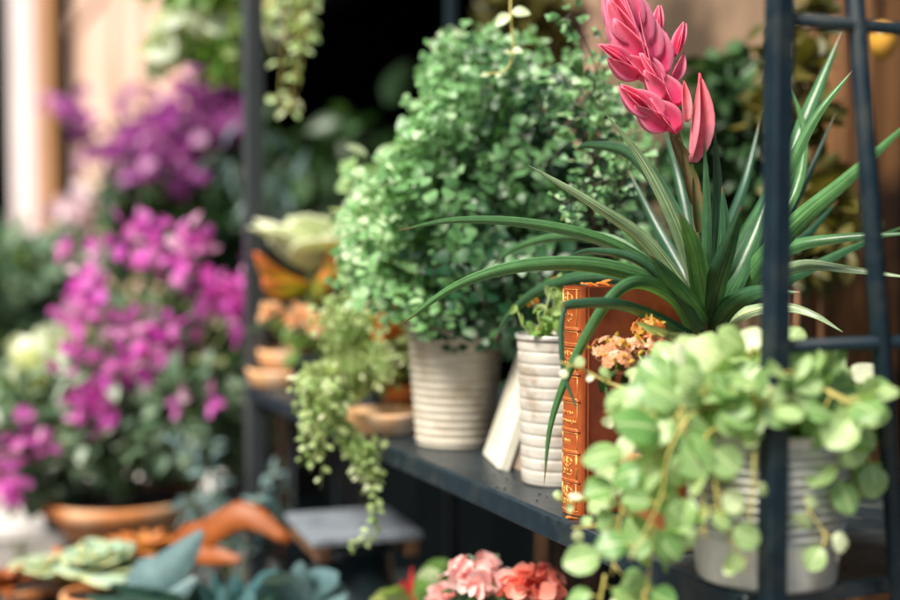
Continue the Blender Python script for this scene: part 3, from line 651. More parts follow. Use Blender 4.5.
# ---- creeping plant in the tin pot
cT = on(765, 594, .052)
cp = thing('potted_creeper', cT, 'lime-green round-leaved creeper spilling over a galvanised tin pot, behind the rack post', 'potted plant')
m = MB(); ribbed(m, cT, .0545, .064, .120, 10, .0048, rim=.003, z0=.30, z1=.95, wob=.006, groove=.2); tp = m.build('pot', M['zinc'], cp)
m = MB()
A = P(845, 505, .965); m.tube(crv([P(846, 500, .97), P(842, 530, .955), P(836, 562, .95)], 8), .0018, 6); m.build('handle', M['zinc'], tp)
soil(cT, .060, .105, cp)
lf = MB(); st = MB()
def vine(pts, n, s0, s1, jit=.008, face=None, rad=.0011, tipsmall=True, bright=None, T=T_ROUND, lf_=None, st_=None, sc_=.79):
    if lf_ is None and T is T_ROUND: n = int(n * 1.1)
    lf_ = lf_ or lf; st_ = st_ or st
    c = crv(pts, 22); st_.tube(c, [rad * (1.2 - .6 * i / 21) for i in range(22)], 5)
    for k in range(n):
        u = .06 + .94 * (k + .5) / n; p = c[int(u * 21)]; t = nz(c[min(21, int(u * 21) + 1)] - c[max(0, int(u * 21) - 1)])
        sg = 1 if k % 2 else -1; sv = nz(np.cross(t, -FW)) * sg
        d = nz(sv + t * .45 + rng.normal(size=3) * .35 + np.array([0, 0, -.15])); z = (s0 + (s1 - s0) * u) * U(.7, 1.15) * sc_
        nn = nz((face if face is not None else (-fl * .75 + np.array([-.3, 0, .75]))) + rng.normal(size=3) * .38)
        q = p + d * z * .35 + rng.normal(size=3) * jit * .3; st_.tube([p, q], rad * .6, 4)
        lf_.leaf(pick(T), q, d, nn, z, z * U(.9, 1.12), rnd=(U(0, 1) if bright is None else min(1, max(0, U(-.3, .3) + bright))))
CT = cT + np.array([0, 0, .118])
def vp(*a): return [CT + rng.normal(size=3) * np.array([.02, .02, .004])] + [P(*q) for q in a]
# left side: strands falling over the shelf edge
vine(vp((690, 410, .93), (650, 430, .92), (628, 480, .92), (618, 530, .92), (612, 575, .92)), 14, .036, .030, bright=.35)
vine(vp((700, 405, .92), (668, 435, .90), (650, 490, .90), (652, 545, .90), (645, 600, .90)), 14, .037, .032, bright=.25)
vine(vp((690, 400, .95), (655, 415, .95), (628, 455, .95), (614, 500, .95)), 9, .034, .030, bright=.65)
vine(vp((700, 410, .91), (670, 450, .89), (660, 500, .89), (630, 560, .885)), 11, .036, .03, bright=.3)
vine(vp((690, 385, .97), (660, 396, .99), (630, 408, 1.0), (604, 412, 1.01)), 7, .030, .018, bright=.9)
vine(vp((690, 375, .98), (665, 380, 1.0), (635, 386, 1.02)), 6, .030, .022, bright=.9)
vine(vp((690, 410, .95), (640, 470, .97), (600, 496, .99), (572, 502, 1.0), (558, 497, 1.0)), 8, .030, .009, bright=.8)
vine(vp((670, 395, .98), (615, 385, 1.0), (585, 370, 1.01), (560, 362, 1.01)), 7, .022, .009, bright=.95)
vine(vp((650, 500, .93), (600, 524, .96), (572, 528, .97)), 7, .03, .012, bright=.7)
vine([P(645, 590, .90), P(640, 640, .9), P(650, 700, .9)], 6, .026, .018)
vine([P(605, 575, .92), P(600, 610, .92), P(608, 660, .92)], 5, .026, .018)
# top mound
for k in range(30):
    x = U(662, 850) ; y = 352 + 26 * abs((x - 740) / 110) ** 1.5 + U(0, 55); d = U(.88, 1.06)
    vine(vp(((x + 745) / 2, min(y, 400) - 6, .97), (x, y, d)), 6, .026, .034, bright=.55 + (.2 if y < 380 else -.1))  # upper leaves paler: light from above put into the leaf tone
# front face of the mound
for k in range(12):
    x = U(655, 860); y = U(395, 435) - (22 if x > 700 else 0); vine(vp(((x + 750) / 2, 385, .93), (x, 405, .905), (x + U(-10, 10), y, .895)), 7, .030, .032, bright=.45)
for k in range(9):
    x = U(800, 862); y = U(385, 440); vine(vp(((x + 770) / 2, 388, .95), (x, y, U(.93, 1.0)), (x + U(0, 14), y + U(10, 28), U(.93, .98))), 7, .032, .034, bright=.45)
# right side
vine(vp((830, 400, .97), (862, 420, .96), (868, 450, .96), (870, 475, .96)), 8, .030, .026, bright=.4)
vine(vp((820, 420, .94), (838, 450, .93), (832, 480, .93)), 7, .030, .03, bright=.25)
vine(vp((800, 380, .98), (840, 390, .99), (852, 400, 1.0)), 6, .036, .04, bright=.8)
vine(vp((840, 430, .97), (870, 470, .98), (895, 480, .98)), 6, .024, .012, bright=.7)
# thin strands in front of the tin
vine(vp((712, 430, .90), (715, 480, .89), (722, 520, .888), (742, 560, .888)), 8, .026, .024, bright=.6)
vine(vp((755, 430, .905), (752, 500, .895), (748, 545, .893), (745, 575, .893)), 6, .016, .012, bright=.7)
vine(vp((700, 450, .90), (703, 500, .89), (705, 540, .89)), 6, .03, .024, bright=.45)
vine(vp((800, 450, .93), (805, 500, .92), (822, 530, .92), (826, 545, .92)), 6, .022, .022, bright=.75)
st.build('stems', M['vine'], cp); lf.build('foliage', M['ivy'], cp)

# ---- fallen petals on the shelf and the book
m = MB(); q = S(563, 521, ZS); m.leaf(T_PETAL[0], q + [.004, 0, .002], [1, .3, 0.05], [0, 0, 1], .014, .009, rnd=.6); tag(m.build('fallen_petal', M['orangef']), 'yellow petal fallen on the shelf edge at the foot of the leather book', 'petal')
m = MB()
for k in range(4): m.leaf(pick(T_PETAL), np.array(oL) + [.006 + k * .008, .010 + U(-.004, .004), .2215], [1, U(-.5, .5), .12], [0, 0, 1], .014, .008, rnd=U(.3, 1))
tag(m.build('withered_flower', M['orangef']), 'withered yellow flower lying on top of the leather book', 'flower')

m = MB()
for k in range(240):
    c_ = (cA, cB, cT, cK)[k % 4]; a = U(0, 6.28); rr = .055 + abs(rng.normal()) * .022; p = np.array([c_[0] + rr * math.cos(a), c_[1] + rr * math.sin(a), ZS + .0006])
    if XF - .008 < p[0] < XB: z = U(.0006, .0018); m.box(p, (z, z * U(.6, 1.4), z * .8), ax=[nz(rdir()), nz(np.cross(rdir(), [0, 0, 1])), [0, 0, 1]])
setting(m.build('spilt_soil', M['soil'], smooth=False), 'stuff')
# ---- hanging vine tip over the fern
m = MB(); s_ = MB(); vpts = [np.array([XF, 1.33, 1.987]), P(516, -150, 1.44), P(511, -20, 1.43), P(511, 20, 1.42), P(513, 50, 1.42), P(506, 70, 1.42), P(488, 74, 1.42)]
s_.tube(crv(vpts, 30), [.0016 - .0006 * i / 29 for i in range(30)], 6)
for (x, y, dx, dy, z) in ((509, 14, -18, 12, .020), (512, 12, 20, -2, .020), (512, 50, 14, 0, .013), (511, 52, -8, -2, .010), (500, 73, -6, 5, .009), (489, 74, -10, 0, .011), (510, -30, 20, 10, .024), (512, -60, -20, 10, .026)):
    a = P(x, y, 1.42); b = P(x + dx, y + dy, 1.41); m.leaf(T_OVAL[0], a, b - a, -FW + [0, 0, .5], z, z * 1.2, rnd=.9)
hv = thing('hanging_vine', P(520, -260, 1.45), 'single yellow vine shoot with a curled tip hanging above the fern', 'vine')
s_.build('stem', M['vine'], hv); m.build('foliage', M['ivy'], hv)

# ---- leafy herb behind the fern, on its left
cH = np.array([*(P(405, 300, 1.86)[:2]), ZS])
hb_ = thing('potted_herb', cH, 'pale broad-leaved herb showing at the left edge of the fern', 'potted plant')
m = MB(); plainpot(m, cH, .035, .045, .09); m.build('pot', M['darkpot'], hb_); soil(cH, .04, .078, hb_)
lf = MB(); st = MB()
for k in range(46):
    x = U(352, 420); y = U(150, 290); x = x if y < 230 else U(345, 400); e = P(x, y, U(1.62, 1.84)); b = cH + [U(-.02, .02), U(-.02, .02), .08]
    c = crv([b, (b + e) / 2 + np.array([0, 0, .04]), e], 10); st.tube(c, .0012, 5)
    for j in range(5): z = U(.028, .045); lf.leaf(pick(T_OVAL), c[9 - j] + rng.normal(size=3) * .004, nz(rdir(-.3) + (e - b) * 3), tocam + rng.normal(size=3) * .35, z, z * 1.1, rnd=min(1, U(0, 1) + (.35 if x < 375 else 0)))
st.build('stems', M['greenstem'], hb_); lf.build('foliage', M['herb'], hb_)

# ---- trailing plant on a terracotta saucer
cS = on(386, 438, .052); cS = cS + np.array([0, 0, .001])
tray = thing('terracotta_saucer', cS, 'pale-rimmed terracotta saucer at the shelf edge, left of the big cream pot', 'saucer')
m = MB(); m.lathe(cS, [(.044, 0), (.050, .002), (.056, .024), (.0575, .029), (.055, .030), (.049, .006), (.0, .0055)], 48); m.build('dish', M['slab'], tray)
cTr = np.array([*(P(392, 300, 1.86)[:2]), ZS])
tr = thing('trailing_sedum', cTr, 'pale green small-leaved plant trailing over the shelf edge below the terracotta saucer', 'potted plant')
m = MB(); plainpot(m, cTr, .026, .038, .060, .012, .003); m.build('pot', M['darkpot'], tr); soil(cTr, .034, .052, tr)
lf = MB(); st = MB()
def sed(pts, n, s=.011): vine(pts, n, s * 1.15, s * .8, jit=.006, rad=.0008, T=T_SMALL, bright=U(.35, .85))
top = cTr + np.array([0, 0, .06])
for k in range(120):
    x = U(308, 414); y = U(292, 392); 
    if x > 395 and y > 380: continue
    e = P(x, y, U(1.60, 1.80)); b = top + rng.normal(size=3) * .012; sed([b, (b + e) / 2 + np.array([0, 0, .03]), e], 13, U(.012, .017))
for (x0, x1, y1, k_) in ((308, 306, 470, 5), (325, 316, 490, 6), (315, 310, 450, 5), (336, 332, 430, 4)):
    for k in range(k_):
        d = U(1.56, 1.64); sed([top + rng.normal(size=3) * .008, P(x0 + U(-6, 6), 375, d), P(x0 + U(-6, 6), 405 + U(-5, 10), d - .01), P(x1 + U(-8, 8), y1 - U(0, 45), d)], 20, .0135)
for (x1, y1, k_) in ((362, 500, 5), (374, 512, 6), (366, 470, 5), (380, 470, 3)):
    for k in range(k_):
        d = U(1.58, 1.63); sed([top + rng.normal(size=3) * .008, P(338 + U(-5, 5), 398, d), P(342 + U(-4, 6), 432, d), P((342 + x1) / 2 + U(-6, 10), 448, d), P(x1 + U(-8, 8), y1 - U(0, 45), d)], 26, .0135)
sed([P(352, 445, 1.61), P(372, 460, 1.6), P(376, 500, 1.58), P(372, 530, 1.58), P(350, 553, 1.58)], 34, .0125)
st.build('stems', M['greenstem'], tr); lf.build('foliage', M['sedum'], tr)

# ---- small orange flowers behind, on the shelf
def blossoms(mb, c, r, n, s):
    for k in range(n):
        v = rdir(.3); p = c + v * r * U(.5, 1)
        for j in range(4): mb.leaf(pick(T_PETAL), p, nz(rdir() + v), v, s, s * .9)
def flowerpot(name, label, px, d, heads, mat, pot='terra', r=.045, h=.085, hs=.013, fol='bright', z=ZS, leafs_=60, ls=.03, spread=.05, group=None):
    c = np.array([*(P(px, 300, d)[:2]), z]); t = thing(name, c, label, 'potted plant', group)
    m = MB(); plainpot(m, c, r * .8, r, h, .018, .004); m.build('pot', M[pot], t); soil(c, r * .9, h - .01, t)
    lf = MB(); st = MB()
    for (x, y, dd, rr, n) in heads:
        e = P(x, y, dd); b = c + [0, 0, h]; st.tube(crv([b, (b + e) / 2 + np.array([0, 0, .02]), e], 8), .0016, 5); f = MB(); blossoms(f, e, rr, n, hs); f.build('flower_head', M[mat], t)
    for k in range(leafs_):
        p = c + np.array([U(-spread, spread), U(-spread, spread), h + U(-.005, spread * 1.3)]); lf.leaf(pick(T_OVAL), p, rdir(.1), rdir(1.2), ls * U(.7, 1.2))
    st.build('stems', M['greenstem'], t); lf.build('foliage', M[fol], t); return t
flowerpot('marigold', 'orange-flowered plant in a small clay pot wedged between the trailing sedum and the cream pot', 402, 1.80, [(394, 318, 1.70, .017, 20), (428, 306, 1.70, .009, 8), (384, 326, 1.70, .014, 12), (404, 328, 1.72, .012, 10)], 'orangef', r=.03, h=.06, spread=.035)
flowerpot('marigold', 'orange-flowered plant in a clay pot above the two stacked saucers', 310, 2.13, [(272, 312, 2.08, .015, 12), (300, 318, 2.06, .018, 14), (320, 326, 2.04, .016, 12)], 'peach', pot='darkpot', r=.035, h=.07, spread=.05)

# two stacked clay saucers at the far front
for k, (px, py, r, lab) in enumerate(((294, 386, .070, 'lower of the two stacked clay saucers under the orange flowers'), (298, 368, .064, 'upper of the two stacked clay saucers under the orange flowers'))):
    c = on(px, 390, .066) + np.array([-.012 + .006 * k, 0, .034 * k + .001]); m = MB(); m.lathe(c, [(r * .85, 0), (r * .95, .004), (r * 1.03, .026), (r * 1.05, .030), (r * .98, .032), (r * .9, .012), (0, .011)], 44)
    tag(m.build('clay_saucer', M['slab']), lab, 'saucer', 'stacked clay saucers')
c = S(262, 372, ZS) + np.array([-.05, -.02, -.0]); 
# blue leaves hanging by the far post
bl = thing('blue_leaved_plant', on(300, 378, .03) + [.12, .1, 0], 'blue-grey leaves poking out beside the far rack post, under the orange flowers', 'potted plant')
m = MB(); plainpot(m, np.array(bl.location), .022, .03, .055); m.build('pot', M['bluepot'], bl)
m = MB()
for k in range(9):
    b = np.array(bl.location) + [0, 0, .05]; e = P(250 + U(-8, 45), 326 + U(-10, 14), U(1.98, 2.1)); m.strap([b, (b + e) / 2 + np.array([0, 0, .05]), e], .022, side(.8, .5), ns=10)
m.build('foliage', M['bluefern'], bl)

# ---- pale succulent with orange-tipped leaves
cU = np.array([*(P(318, 300, 2.22)[:2]), ZS])
su = thing('succulent', cU, 'pale rosette succulent with green and orange outer leaves, beside the far rack post', 'potted plant')
m = MB(); plainpot(m, cU, .036, .048, .135, .02, .005); m.build('pot', M['terra'], su); soil(cU, .043, .125, su)
m = MB(); m.tube([cU + [0, 0, .12], (cU + P(314, 280, 2.16)) / 2 + [0, 0, .06], P(314, 274, 2.16)], .014, 8); m.build('stem', M['greenstem'], su)
def rosette(mb, c, n, ln, wd, tilt0, tilt1, ph=0, axis=None, T=T_OVAL):
    for k in range(n):
        a = ph + k * 2.4; tl = tilt0 + (tilt1 - tilt0) * k / n; d = np.array([math.cos(a) * math.cos(tl), math.sin(a) * math.cos(tl), math.sin(tl)])
        mb.leaf(pick(T), c, d, np.array([-math.cos(a) * math.sin(tl), -math.sin(a) * math.sin(tl), math.cos(tl)]), ln * (1 - .4 * k / n), wd * (1 - .35 * k / n))
m = MB(); rosette(m, P(314, 272, 2.16), 22, .145, .21, .75, 1.4); m.build('rosette', M['agave'], su, solid=.003)
m = MB()
for (pts, w_) in (((( 310, 292, 2.14), (285, 285, 2.1), (268, 272, 2.07), (255, 252, 2.05)), .044), (((312, 292, 2.14), (325, 280, 2.1), (332, 262, 2.08), (335, 245, 2.07)), .05), (((305, 292, 2.14), (290, 290, 2.08), (272, 288, 2.05), (262, 278, 2.04)), .04), (((318, 295, 2.14), (322, 285, 2.08), (328, 272, 2.05)), .04)):
    m.strap([P(*p) for p in pts], w_, side(.9, .4), ns=14, gutter=.3)
m.build('outer_leaves', M['orangeedge'], su, solid=.002)

# ------------------------------------------------------------------ lower shelf of the rack
ZL = .78
def bush(mb, c, rad, n, size, T, jit=.35, up=.5, clumps=9, fm=None, shell=.45):
    c = np.asarray(c, float); rad = np.asarray(rad, float); cl = [(c + rdir() * rad * U(.25, .85), U(.3, .55)) for _ in range(clumps)]
    for k in range(n):
        cc, cr = cl[int(rng.integers(clumps))]; v = rdir(); p = cc + v * rad * cr * U(shell, 1.0) 
        mb.leaf(pick(T), p, nz(v + rng.normal(size=3) * .7), nz(v * .6 + rng.normal(size=3) * jit + np.array([0, 0, up])), size * U(.65, 1.3))
def bouquet(name, label, px, py, d, rad, mat, n, ps, pot='darkpot', fol='deep', zbase=ZL, cat='potted plant', heads=6, group=None, hr=.5, ln=160, ls=.03, potr=.05, poth=.1):
    c = P(px, py, d); b = np.array([c[0], c[1], zbase]); t = thing(name, b, label, cat, group)
    m = MB(); plainpot(m, b, potr * .8, potr, poth); m.build('pot', M[pot], t); soil(b, potr * .88, poth - .012, t)
    st = MB(); f = MB(); lf = MB()
    for k in range(heads):
        f = MB(); h = c + rdir(.3) * np.array(rad) * U(.2, .9); q = b + [0, 0, poth]; st.tube(crv([q, (q + h) / 2 + rng.normal(size=3) * .02, h], 8), .002, 5)
        for j in range(n):
            v = rdir(.4); p = h + v * rad[0] * hr * U(.2, 1) * np.array([1.25, 1.25, .5]); f.leaf(pick(T_PETAL), p, nz(v + rng.normal(size=3) * .4), v, ps * U(.8, 1.2))
        f.build('flower_head', M[mat], t)
    bush(lf, c * .5 + (b + [0, 0, poth]) * .5, np.array([rad[0] * 1.0, rad[1] * 1.0, max(.03, (c[2] - b[2] - poth) * .6)]), ln, ls, T_OVAL)
    st.build('stems', M['greenstem'], t); lf.build('foliage', M[fol], t); return t
bouquet('potted_begonia', 'pale pink double flowers below the shelf at the bottom of the picture', 480, 577, 1.42, (.032, .032, .008), 'rose', 24, .018, heads=6, group='flowers below the shelf', potr=.045)
bouquet('potted_begonia', 'salmon red flowers below the shelf, just right of the pale pink ones', 534, 587, 1.38, (.034, .034, .007), 'salmon', 24, .019, heads=6, group='flowers below the shelf', potr=.045)
bouquet('potted_begonia', 'pale pink bloom cut off by the bottom edge, left of the pale pink double flowers', 448, 600, 1.5, (.02, .02, .008), 'rose', 22, .015, heads=3, group='flowers below the shelf', potr=.04)
t = thing('red_leaved_plant', np.array([*(P(406, 600, 1.7)[:2]), ZL]), 'plant with an upright red leaf among green leaves at the bottom, under the shelf', 'potted plant')
m = MB(); plainpot(m, np.array(t.location), .04, .05, .09); m.build('pot', M['darkpot'], t)
b = np.array(t.location) + [0, 0, .08]; m = MB()
for (x, y, w_) in ((412, 566, .02), (402, 580, .024), (418, 590, .02)): m.strap([b, (b + P(x, y, 1.68)) / 2, P(x, y, 1.68)], w_, side(.9, .3), ns=10)
m.build('red_leaves', M['redleaf'], t); m = MB()
for (x, y) in ((440, 572), (385, 592), (430, 588), (455, 585), (370, 600), (448, 560)): m.strap([b, (b + P(x, y, 1.66)) / 2 + np.array([0, 0, .03]), P(x, y, 1.65)], .045, side(.8, .4), ns=10)
m.build('foliage', M['bright'], t)

# grey board on an upturned pot by the far end
ctr = P(352, 526, 2.0); cr = thing('grey_tray', (ctr[0], ctr[1], ctr[2]), 'weathered blue-grey slatted tray below the end of the shelf', 'tray')
ra = R(-8) ; axx = [np.array([math.cos(ra), math.sin(ra), 0]), np.array([-math.sin(ra), math.cos(ra), 0]), np.array([0, 0, 1.])]
axx = [nz(RT + fl * .35), nz(fl - RT * .35), np.array([0, 0, 1.])]
for k in range(4):
    m = MB(); m.box(ctr + axx[1] * (-.078 + k * .052), (.175, .046, .012), ax=axx, bev=.002); m.build('slat', M['crate'], cr, smooth=False)
for s_ in (-1, 1):
    m = MB(); m.box(ctr + axx[0] * .07 * s_ - [0, 0, .0185], (.02, .205, .024), ax=axx, bev=.002); m.build('batten', M['wood'], cr, smooth=False)
hh = ctr[2] - .031 - ZL
c2 = np.array([ctr[0], ctr[1], ZL]); m = MB(); m.lathe(c2, [(.085, 0), (.088, .003), (.088, .02), (.08, .022), (.06, hh - .001), (.0, hh)], 36); tag(m.build('upturned_pot', M['darkpot']), 'upturned dark pot carrying the grey slatted tray under the shelf', 'pot')
c0 = P(300, 600, 1.78); b = np.array([c0[0], c0[1], ZL]); t = thing('silver_plant', b, 'blue-grey leaves at the bottom edge beneath the grey tray', 'potted plant')
m = MB(); plainpot(m, b, .035, .045, .08); m.build('pot', M['darkpot'], t); q = b + [0, 0, .07]; m = MB()
for (x0, y0, x, y, w_) in ((290, 590, 262, 580, .045), (310, 588, 338, 578, .045), (298, 585, 305, 566, .04), (320, 596, 345, 600, .05), (280, 596, 250, 604, .05)):
    m.strap([q, P(x0, y0, 1.75), P(x, y, 1.72)], w_, side(.8, .5), ns=12, prof=lambda u: math.sin(math.pi * (.06 + .90 * u)) ** .6)
m.build('foliage', M['bluefern'], t)

# ------------------------------------------------------------------ left: plant table and its flowers
ZT = .80
tb = thing('plant_table', (*(P(60, 500, 3.0)[:2]), 0), 'white painted table under the fuchsia flowers at the left', 'table')
tc = S(20, 522, ZT); axx = [nz(RT * 1 + fl * .1), nz(fl - RT * .1), np.array([0, 0, 1.])]
tcen = tc + axx[1] * .25 + axx[0] * .0
m = MB(); m.box(tcen - [0, 0, .014], (.80, .62, .028), ax=axx, bev=.004); m.build('tabletop', M['table'], tb, smooth=False)
for sx in (-1, 1):
    for sy in (-1, 1):
        q = tcen + axx[0] * .36 * sx + axx[1] * .26 * sy; m = MB(); m.box((q[0], q[1], (ZT - .028) / 2), (.04, .04, ZT - .028), bev=.003); m.build('leg', M['table'], tb, smooth=False)

def shrub(name, label, base, clus, fol, flo, pot=None, potr=.14, poth=.1, folc=(), group=None, cat='potted plant', fs=.022, ls=.035, potmat='terra', fd=.44):
    """base: foot; folc: foliage blobs (px,py,d,r,n); clus: flower blobs (px,py,d,r,n)"""
    t = thing(name, base, label, cat, group); base = np.asarray(base, float); q = base.copy()
    if pot:
        m = MB(); plainpot(m, base, potr * .7, potr, poth, .03, .01); m.build('pot', M[potmat], t); soil(base, potr * .92, poth - .015, t); q = base + [0, 0, poth]
    st = MB(); lf = MB(); f = MB()
    for (x, y, d, r, n) in folc:
        c = P(x, y, d); st.tube(crv([q, (q + c) / 2 + np.array([0, 0, .03]), c], 10), .004, 6); bush(lf, c, (r, r, r), n, ls, T_OVAL, clumps=7)
    for (x, y, d, r, n) in clus:
        c = P(x, y, d); st.tube(crv([q, (q + c) / 2 + rng.normal(size=3) * .02, c], 10), .0025, 6)
        f = MB(); bush(f, c, (r * 1.25, r * 1.25, r * 1.35), max(4, int(n * fd)), fs, T_PETAL, jit=.8, clumps=5, shell=.2); f.build('flower_cluster', M[flo], t)
    st.build('stems', M['greenstem'], t); lf.build('foliage', M[fol], t)
    return t
bF = S(124, 553, ZT) + nz([*(S(124, 553, ZT)[:2]), 0]) * .14
shrub('fuchsia_shrub', 'bushy plant of bright fuchsia flowers in a wide terracotta bowl on the white table', bF,
      [(105, 335, 2.5, .085, 110), (150, 350, 2.45, .07, 90), (90, 300, 2.5, .06, 70), (165, 255, 2.5, .065, 90), (180, 240, 2.5, .04, 50), (140, 240, 2.5, .05, 50), (100, 395, 2.45, .06, 80), (102, 420, 2.45, .035, 50), (80, 270, 2.5, .05, 50), (125, 375, 2.45, .05, 55), (75, 325, 2.5, .05, 40), (225, 275, 2.5, .05, 70), (222, 300, 2.5, .055, 80), (232, 318, 2.5, .035, 40), (185, 405, 2.4, .022, 14), (215, 405, 2.4, .02, 12), (165, 340, 2.45, .05, 40)],
      'greygreen', 'fuchsia', True, .155, .088,
      [(130, 410, 2.55, .16, 320), (180, 420, 2.55, .17, 380), (90, 410, 2.6, .12, 200), (210, 380, 2.6, .13, 250), (130, 350, 2.65, .16, 240), (180, 330, 2.6, .10, 140), (225, 350, 2.6, .08, 120), (150, 450, 2.6, .12, 200)], fs=.026, ls=.042)
m = MB()
shrub('pink_shrub', 'low plant with pale pink flowers at the left edge of the white table', S(-40, 520, ZT) + np.array([0, .2, 0]),
      [(15, 455, 2.4, .05, 60), (40, 440, 2.4, .04, 40), (8, 478, 2.4, .05, 60), (12, 495, 2.4, .03, 24)], 'greygreen', 'fuchsia', True, .09, .08, [(0, 450, 2.5, .12, 180), (40, 420, 2.6, .10, 130), (30, 480, 2.5, .09, 130)], ls=.04)
shrub('grey_shrub', 'grey-green leafy shrub in a dark pot at the far left behind the flowers', np.array([*(P(15, 300, 3.9)[:2]), 0]),
      [], 'greygreen', None, True, .18, .32, [(10, 330, 3.8, .26, 520), (40, 300, 3.8, .16, 300), (20, 400, 3.7, .25, 460), (0, 270, 3.9, .18, 260), (60, 380, 3.7, .18, 300), (30, 460, 3.7, .22, 300), (100, 470, 3.7, .22, 260)], ls=.07, potmat='darkpot')
shrub('bougainvillea', 'tall bush with magenta blossom against the pink wall, higher than the fuchsia bowl', np.array([*(P(185, 300, 4.6)[:2]), 0]),
      [(150, 150, 4.4, .15, 210), (185, 145, 4.4, .16, 240), (170, 120, 4.5, .13, 160), (195, 95, 4.5, .10, 110), (205, 70, 4.5, .07, 60), (140, 170, 4.4, .10, 110), (68, 118, 4.6, .09, 90), (75, 135, 4.6, .06, 40), (120, 95, 4.7, .06, 34), (210, 150, 4.5, .12, 120), (205, 120, 4.5, .1, 90), (95, 160, 4.6, .05, 14)],
      'deep', 'purple', True, .2, .4, [(190, 210, 4.6, .32, 700), (215, 260, 4.6, .32, 700), (200, 320, 4.6, .30, 600), (225, 170, 4.6, .25, 450), (160, 230, 4.7, .2, 260), (215, 400, 4.6, .3, 500), (150, 160, 4.8, .18, 130)], fs=.05, ls=.075, potmat='darkpot', fd=.28)
shrub('pale_blossom_shrub', 'pale pink blossoming shrub between the white column and the magenta bush', np.array([*(P(95, 300, 5.0)[:2]), 0]),
      [(90, 200, 4.8, .12, 70), (110, 185, 4.8, .09, 30), (80, 230, 4.8, .13, 70), (120, 250, 4.8, .09, 40), (60, 220, 4.8, .10, 30)], 'greygreen', 'pinkp', True, .18, .4, [(95, 250, 4.9, .24, 200), (80, 330, 4.9, .28, 300)], fs=.055, ls=.06, potmat='darkpot')

# ivory blooms standing among the fuchsia
bouquet('ivory_plant', 'round pale grey-white leaves at the lower left of the fuchsia flowers', 62, 372, 2.65, (.09, .09, .07), 'ivory', 20, .055, heads=7, fol='greygreen', zbase=ZT, potr=.05, ln=60)
bouquet('ivory_plant', 'round pale grey-white leaves right of the fuchsia flowers', 180, 325, 2.75, (.07, .07, .06), 'ivory', 18, .04, heads=6, fol='greygreen', zbase=ZT, potr=.05, ln=60)

# blue-grey fern between table and rack
bfc = np.array([*(P(235, 520, 2.35)[:2]), 0]); t = thing('blue_fern', bfc, 'blue-grey drooping fern between the terracotta bowl and the rack', 'potted plant')
m = MB(); plainpot(m, bfc, .12, .15, .72, .04, .01); m.build('pot', M['darkpot'], t)
lf = MB(); st = MB(); q = bfc + [0, 0, .72]
for (x, y, x2, y2) in ((190, 440, 178, 446), (215, 432, 200, 438), (250, 445, 275, 470), (262, 470, 285, 505), (240, 450, 262, 520), (225, 445, 236, 505), (255, 440, 288, 485), (205, 460, 185, 500), (230, 430, 215, 480)):
    frond(q, P(x2, y2, U(2.15, 2.4)), arch=.30, size=.034, pin=.05, tmplset=T_LANCE, lf=lf, st=st, facing=tocam, start=.2, dens=1.3, srad=.0015)
st.build('stems', M['greenstem'], t); lf.build('foliage', M['bluefern'], t)

# low staging in front-left and its plants
ZB = .62
bn = thing('low_bench', (*(P(150, 560, 2.05)[:2]), 0), 'dark low bench holding the rosettes in the bottom left corner', 'bench')
axx = [RT, fl, np.array([0, 0, 1.])]; bc = P(130, 560, 2.1)
m = MB(); m.box((bc[0], bc[1], ZB - .015), (.85, .42, .03), ax=axx, bev=.003); m.build('bench_top', M['metal'], bn, smooth=False)
for sx in (-1, 1):
    for sy in (-1, 1):
        q = bc + RT * .38 * sx + fl * .17 * sy; m = MB(); m.box((q[0], q[1], (ZB - .03) / 2), (.03, .03, ZB - .03)); m.build('leg', M['metal'], bn, smooth=False)
def rpot(name, label, px, py, d, leafs_, cat='potted plant', mat='echev', pot='terra', potr=.055, group=None, parts=()):
    c = P(px, py, d); b = np.array([c[0], c[1], ZB]); t = thing(name, b, label, cat, group); h = max(.06, c[2] - ZB - .03)
    m = MB(); plainpot(m, b, potr * .75, potr, h, .02, .005); m.build('pot', M[pot], t); soil(b, potr * .9, h - .01, t)
    m = MB(); leafs_(m, c); m.build('rosette', M[mat], t, solid=.003); return t
rpot('echeveria', 'large pale green rosette succulent with yellow edges in the bottom left, right of its twin', 101, 572, 1.9, lambda m, c: rosette(m, c, 22, .075, .085, .35, 1.4, T=T_ROUND), group='rosettes')
rpot('echeveria', 'ivory-green rosette succulent at the bottom left, left of the larger rosette', 42, 580, 1.95, lambda m, c: rosette(m, c, 18, .062, .07, .3, 1.3, T=T_ROUND), group='rosettes')
rpot('red_edged_succulent', 'red and orange leaved succulent between the two pale rosettes', 72, 590, 2.0, lambda m, c: rosette(m, c, 20, .10, .05, .5, 1.4), mat='variegated')
rpot('red_edged_succulent', 'rust-red leaved succulent cut off by the bottom left corner', 2, 590, 1.9, lambda m, c: rosette(m, c, 16, .06, .05, .4, 1.3), mat='orangeleaf', pot='darkpot')
rpot('orange_succulent', 'orange-edged leaves just below the terracotta bowl', 142, 560, 2.1, lambda m, c: rosette(m, c, 16, .075, .05, .5, 1.4), mat='variegated', potr=.04)
def broad(m, c):
    for (pts, w_) in ((((190, 580, 1.9), (185, 560, 1.86), (200, 535, 1.84), (240, 520, 1.82), (285, 540, 1.8)), .07),): pass
c0 = P(200, 580, 1.98); b = np.array([c0[0], c0[1], ZB]); t = thing('orange_leaved_plant', b, 'plant with a broad rust-orange leaf arching over a second one, bottom left of centre', 'potted plant')
m = MB(); plainpot(m, b, .05, .065, .12, .02, .005); m.build('pot', M['terra'], t); q = b + [0, 0, .11]
def wob(*k): return lambda u: math.sin(math.pi * (.06 + .90 * u)) ** .6 * (1 + .07 * math.sin(19 * u) + .05 * math.sin(47 * u))
